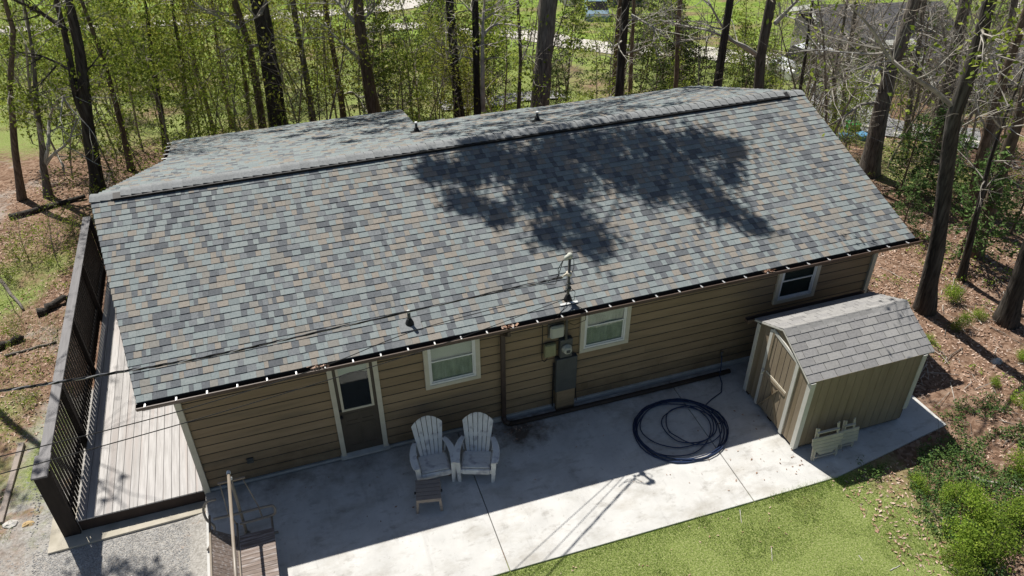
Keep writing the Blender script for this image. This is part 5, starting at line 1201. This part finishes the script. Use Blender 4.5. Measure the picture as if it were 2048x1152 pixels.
sow('ever', 9, 730, 1000, 17, 30, (.8, 1.3)); sow('ever', 10, 1080, 1400, 17, 32, (.7, 1.2)); sow('ever', 8, 1380, 1600, 17, 28, (.5, .8)); sow('ever', 4, 0, 400, 22, 36); sow('ever', 8, 1620, 2000, 20, 34, (.6, 1.0))
sow('bush', 56, -20, 760, 10.5, 34, (.6, 1.5)); sow('bush', 26, 760, 1560, 15, 34, (.7, 1.4)); sow('bush', 40, 1560, 2040, 11, 30, (.5, 1.0), 300)
for px, sc, lab_ in (((40, 520), .8, 'left of the two above the logs'), ((110, 500), .9, 'right of the two above the logs'), ((20, 560), .7, 'beside the mossy branch'), ((150, 470), .6, 'touching the screen top'), ((60, 800), .45, 'lowest beside the screen'), ((30, 690), .5, 'between the two dark logs')): put('bush', on_ground(px), sc, f'leafy low bush near the left edge, {lab_}')
for px, sc in (((58, 520), .42), ((118, 535), .35), ((25, 610), .3)): put('bare', on_ground(px), sc)
# the young pines beside the black trunk, shrubs in the bed
pp = conifer(3.2, 'soft green young pine beside the black scarred trunk', 'young pines at the right', dens=1.2); pp.location = on_ground((1915, 520))
for px, sc, lab in (((1880, 430), .8, 'soft green young pine just above the young pine beside the black trunk'), ((1795, 400), .85, 'soft green young pine under the mossy leaning trunk'), ((1845, 380), .9, 'soft green young pine between the mossy and the black trunks'), ((1955, 430), .8, 'soft green young pine behind the brown trunk at the right'), ((1800, 470), .62, 'small young pine in shade by the right end of the gutter'), ((2020, 470), .85, 'soft green young pine at the right edge of the woods')):
    c = copy_tree(pp); c.location = on_ground(px); c.scale = (sc,) * 3; c['label'] = lab; c.rotation_euler.z = rt.uniform(0, 6)
bp = bush(.7, 'shrub', 'bright yellow green shrub in the bed at the lower right corner', 'bright shrubs in the bed', .028, 1500, .8); bp.location = on_ground((1975, 1120))
for px, sc, lab in (((1860, 690), .3, 'sprouting green shrub beside the back corner of the shed'), ((1915, 660), .5, 'leafy green shrub between the shed and the stout dark trunk'), ((2040, 720), .4, 'green shrub at the right edge below the stout dark trunk'), ((1960, 640), .35, 'small green shrub left of the stout dark trunk'), ((1930, 1000), .55, 'low bright shrub beside the grey fallen branch in the bed'), ((1990, 1075), .7, 'bright shrub in the bed between the branch and the corner shrub'), ((1900, 1140), .7, 'bright shrub at the lower edge where the lawn meets the bed'), ((2040, 960), .6, 'bright leafy shrub right of the grey fallen branch'), ((1905, 1090), .8, 'broad bright shrub in the bed left of the corner shrub'), ((1960, 1060), .75, 'bright shrub in the bed just above the corner shrub'), ((1840, 985), .4, 'tiny bright shrub by the shed end of the ground cover bed'), ((2030, 1040), .8, 'bright green shrub at the edge of the bed above the corner shrub'), ((1890, 1010), .5, 'small bright shrub in the middle of the ground cover bed'), ((2035, 815), .5, 'small leafy shrub on the leaf covered slope right of the shed'), ((1905, 600), .55, 'leafy young shrub beneath the black scarred trunk'), ((1985, 770), .3, 'tiny green shrub on the bare leaf litter right of the shed')):
    c = copy_tree(bp); c.location = on_ground(px); c.scale = (sc,) * 3; c['label'] = lab; c.rotation_euler.z = rt.uniform(0, 6)

# ------------------------------------------------------------------ things lying about
def log(label, a, b, r, m='barkdk', name='fallen_log', cat='log'):
    A = on_ground(a); B = on_ground(b); n = 7; P = []
    for k in range(n):
        q = A.lerp(B, k / (n - 1)); q.z = ground(q.x, q.y) + r * .7; P.append(q + vnoise(rt, r * .25))
    mb = MB().tube(P, [r * (1 - .4 * k / n) for k in range(n)], 9, jit=.2, rng=rt)
    return tag(mb.build(name, M[m], smooth=True), label, cat)
log('thick dark rotting log in the leaves left of the deck', (80, 636), (138, 602), .11)
log('dark fallen log at the left edge below the rotting log', (-10, 705), (45, 680), .10)
log('long thin fallen branch below the logs at the left', (10, 715), (115, 690), .035, 'bark', 'fallen_branch', 'branch')
log('mossy thin fallen branch leaning at the left edge', (0, 560), (50, 625), .05, 'bark', 'fallen_branch', 'branch')
log('long fallen trunk crossing the forest floor behind the Y shaped tree', (20, 440), (175, 400), .09, 'barkdk')
log('grey fallen branch lying across the ground cover bed', (1945, 958), (2045, 985), .028, 'palelimb', 'fallen_branch', 'branch')
for lab, a, b in (('pale crooked stick standing out on the lower middle of the lawn', (1540, 1100), (1543, 1128)), ('short pale stick on the lawn near the shed end', (1478, 1025), (1482, 1050)), ('thin pale stick on the lawn toward the ground cover bed', (1715, 1118), (1722, 1130)), ('bent pale twig on the lawn left of the corner shrub', (1778, 1146), (1800, 1132))):
    log(lab, a, b, .009, 'palelimb', 'stick', 'stick')
def rock(label, px, r, m, fl=.5):
    p = on_ground(px); mb = MB(); n = 8
    for i in range(5):
        f = i / 4; rr = math.sin(.35 + f * 2.4) * r
        for k in range(n):
            t = 2 * math.pi * k / n; v = Vector((math.cos(t) * rr * 1.3, math.sin(t) * rr * .85, f * r * fl * 1.6 - .03)); v += vnoise(rt, r * .07); mb.v.append(tuple(p + v))
    for i in range(4):
        for k in range(n): mb.f.append((i * n + k, i * n + (k + 1) % n, (i + 1) * n + (k + 1) % n, (i + 1) * n + k)); mb.m.append(0)
    mb.f.append(tuple(4 * n + k for k in range(n))); mb.m.append(0)
    return tag(mb.build('rock', M[m]), label, 'rock')
M['rockw'] = mat('rock_white', (.42, .40, .37), (.55, .53, .5), 5, rough=.9, bump=.3); M['rocko'] = mat('rock_ochre', (.38, .27, .13), (.48, .36, .2), 5, rough=.9, bump=.3)
rock('pale rounded rock on the ground by the deck corner', (22, 1050), .12, 'rockw'); rock('ochre angular rock on the ground by the deck corner', (57, 1050), .10, 'rocko')
rock('small flat pale stone near the two rocks', (74, 1024), .06, 'rockw', .3); rock('pale stump-like stone on the leaf litter right of the shed', (1990, 728), .13, 'rockw', .8)
a = on_ground((3, 1052)); b = on_ground((46, 892)); a.z += .05; b.z += .05
tag(MB().beam(a, b, .11, .11).build('landscape_timber', M['fold' if False else 'stool'], bevel=.01), 'weathered landscape timber edging the gravel at the left edge', 'timber')

# ------------------------------------------------------------------ far things seen between the trunks
M['farroof'] = mat('far_roof', (.055, .055, .06), (.10, .10, .108), 3, rough=.95); M['farwall'] = mat('far_wall', (.20, .19, .18), (.26, .25, .24), 3); M['paleblue'] = mat('metal_roof_blue', (.36, .42, .48), (.42, .48, .54), 2, rough=.5)
def far_house(label, px, wd, dp, h, rz, roofm, wallm, cat='house'):
    p = on_ground(px); t = thing('neighbouring_house' if cat == 'house' else 'outbuilding', label, cat, tuple(p), rz)
    MB().box((-wd / 2, -dp / 2, -2), (wd / 2, dp / 2, h)).build('wall', M[wallm], t)
    rp = h + dp * .2
    rf_ = MB().prism([(-wd / 2 - .4, -dp / 2 - .4, h - .08), (-wd / 2 - .4, 0, rp), (-wd / 2 - .4, dp / 2 + .4, h - .08), (-wd / 2 - .4, dp / 2 + .4, h + .1), (-wd / 2 - .4, 0, rp + .2), (-wd / 2 - .4, -dp / 2 - .4, h + .1)], (wd + .8, 0, 0)).build('roof', M[roofm], t)
    for s in (-1, 1):
        MB().prism([(-wd / 2 - .45, s * (dp / 2 + .42), h - .1), (-wd / 2 - .45, 0, rp - .02), (-wd / 2 - .45, 0, rp + .24), (-wd / 2 - .45, s * (dp / 2 + .42), h + .14)], (.04, 0, 0)).build('rake_trim', M['white'], rf_)
    for u in (-.3, 0, .3):
        wo = MB().box((u * wd - .5, -dp / 2 - .05, h - 1.7), (u * wd + .5, -dp / 2 - .003, h - .6)).build('window', M['white'], t)
        MB().box((u * wd - .42, -dp / 2 - .07, h - 1.62), (u * wd + .42, -dp / 2 - .052, h - .68)).build('pane', M['dark'], wo)
    MB().box((-.45, -dp / 2 - .05, .0), (.45, -dp / 2 - .003, .02)).build('door_step', M['found'], t)
    return t
far_house('grey roofed neighbouring house half hidden by bare branches', (1725, 118), 6.5, 5, 1.9, R(-14), 'farroof', 'farwall')
far_house('dark low outbuilding roof behind the tangled trees at the right', (1955, 190), 6.5, 4.5, 1.5, R(-16), 'farroof', 'deckrim', 'outbuilding')
far_house('pale blue metal roofed building far behind the trees at the top', (1200, 6), 6.5, 4, 2.2, R(-4), 'paleblue', 'farwall', 'outbuilding')
def car(label, px, rz, body):
    p = on_ground(px); t = thing('parked_car', label, 'car', tuple(p), rz)
    sec = [(-2.1, .55, .75), (-2.0, .5, .95), (-1.2, .5, 1.0), (-.7, .5, 1.42), (.6, .5, 1.45), (1.2, .5, 1.0), (2.0, .5, .88), (2.15, .5, .6)]
    MB().prism([(-2.15, -.85, .35), (-2.15, -.85, .8), (-2.0, -.85, .95), (-1.2, -.85, 1.0), (1.15, -.85, 1.0), (2.0, -.85, .88), (2.15, -.85, .6), (2.15, -.85, .35)], (0, 1.7, 0)).build('body', body, t, bevel=.05)
    cb = MB().prism([(-1.25, -.76, 1.0), (-.75, -.72, 1.45), (.55, -.72, 1.47), (1.15, -.76, 1.0)], (0, 1.5, 0)).build('cabin', M['dark'], t)
    MB().box((-.72, -.7, 1.462), (.54, .7, 1.5)).build('roof', body, t, bevel=.02)
    for x in (-1.35, 1.35):
        for y in (-.86, .86):
            wh_ = MB().lathe([(.2, -.1), (.31, -.09), (.33, 0), (.31, .09), (.2, .1)], (x, y, .33), 14, axis=(0, 1, 0)).build('wheel', M['vent'], t, True)
            MB().lathe([(.19, -.112), (.19, .112)], (x, y, .33), 12, axis=(0, 1, 0)).build('rim', M['alu'], wh_)
    return t
M['carwhite'] = mat('car_white', (.6, .62, .64), (.64, .66, .68), 2, rough=.3, spec=.5); M['carblue'] = mat('car_blue', (.16, .24, .31), (.2, .28, .35), 2, rough=.3, spec=.5)
car('pale blue car parked by the far metal roofed building', (1192, 36), R(70), M['carblue'])
car('white car parked beside the neighbouring house', (1618, 152), R(10), M['carwhite'])
p = on_ground((1591, 178))
p = at_s((1591, 176), 18.0); p.z = ground(p.x, p.y)
# small yard things by the neighbouring drive, seen past the right rake
M['green'] = mat('green_plastic', (.03, .28, .08), (.04, .33, .1), 3, rough=.5); M['blue'] = mat('blue_plastic', (.10, .28, .48), (.14, .34, .55), 3, rough=.5); M['board'] = mat('pale_board', (.5, .47, .42), (.6, .57, .52), 3)
def bin_(label, px, w_, h, m):
    p = on_ground(px); t = thing('plastic_bin', label, 'bin', tuple(p), rt.uniform(-.3, .3))
    MB().prism([(-w_ / 2, -w_ / 2, 0), (w_ / 2, -w_ / 2, 0), (w_ * .58, -w_ * .55, h), (-w_ * .58, -w_ * .55, h)], (0, w_, 0)).build('tub', M[m], t)
    MB().box((-w_ * .62, -w_ * .6, h), (w_ * .62, w_ * .58, h + .05)).build('lid', M[m], t, bevel=.01)
bin_('green plastic bin in the yard past the right rake of the roof', (1703, 262), .35, .3, 'green')
bin_('blue plastic bin nearest the roof edge in the yard behind', (1690, 282), .4, .22, 'blue'); bin_('blue plastic bin between the pale boards and the mossy trunk', (1722, 280), .3, .2, 'blue')
for lab, a, b in (('pale board lying in the yard behind the green bin', (1682, 252), (1745, 258)), ('long pale plank lying in the yard behind the black scarred trunk', (1790, 272), (1885, 262)), ('pale plank lying at the right among the tangled trees', (1930, 285), (1990, 296))):
    A = on_ground(a); B = on_ground(b); A.z += .06; B.z += .06; tag(MB().beam(A, B, .3, .05).build('plank', M['board']), lab, 'plank')
q = on_ground((1596, 150)); cn = thing('traffic_cone', 'orange traffic cone seen just past the far end of the ridge', 'cone', tuple(q))
MB().lathe([(.17, .03), (.15, .06), (.04, .72), (.03, .74)], (0, 0, 0), 14).build('cone', M['orange'], cn, True); MB().box((-.22, -.22, 0), (.22, .22, .035)).build('base', M['orange'], cn)
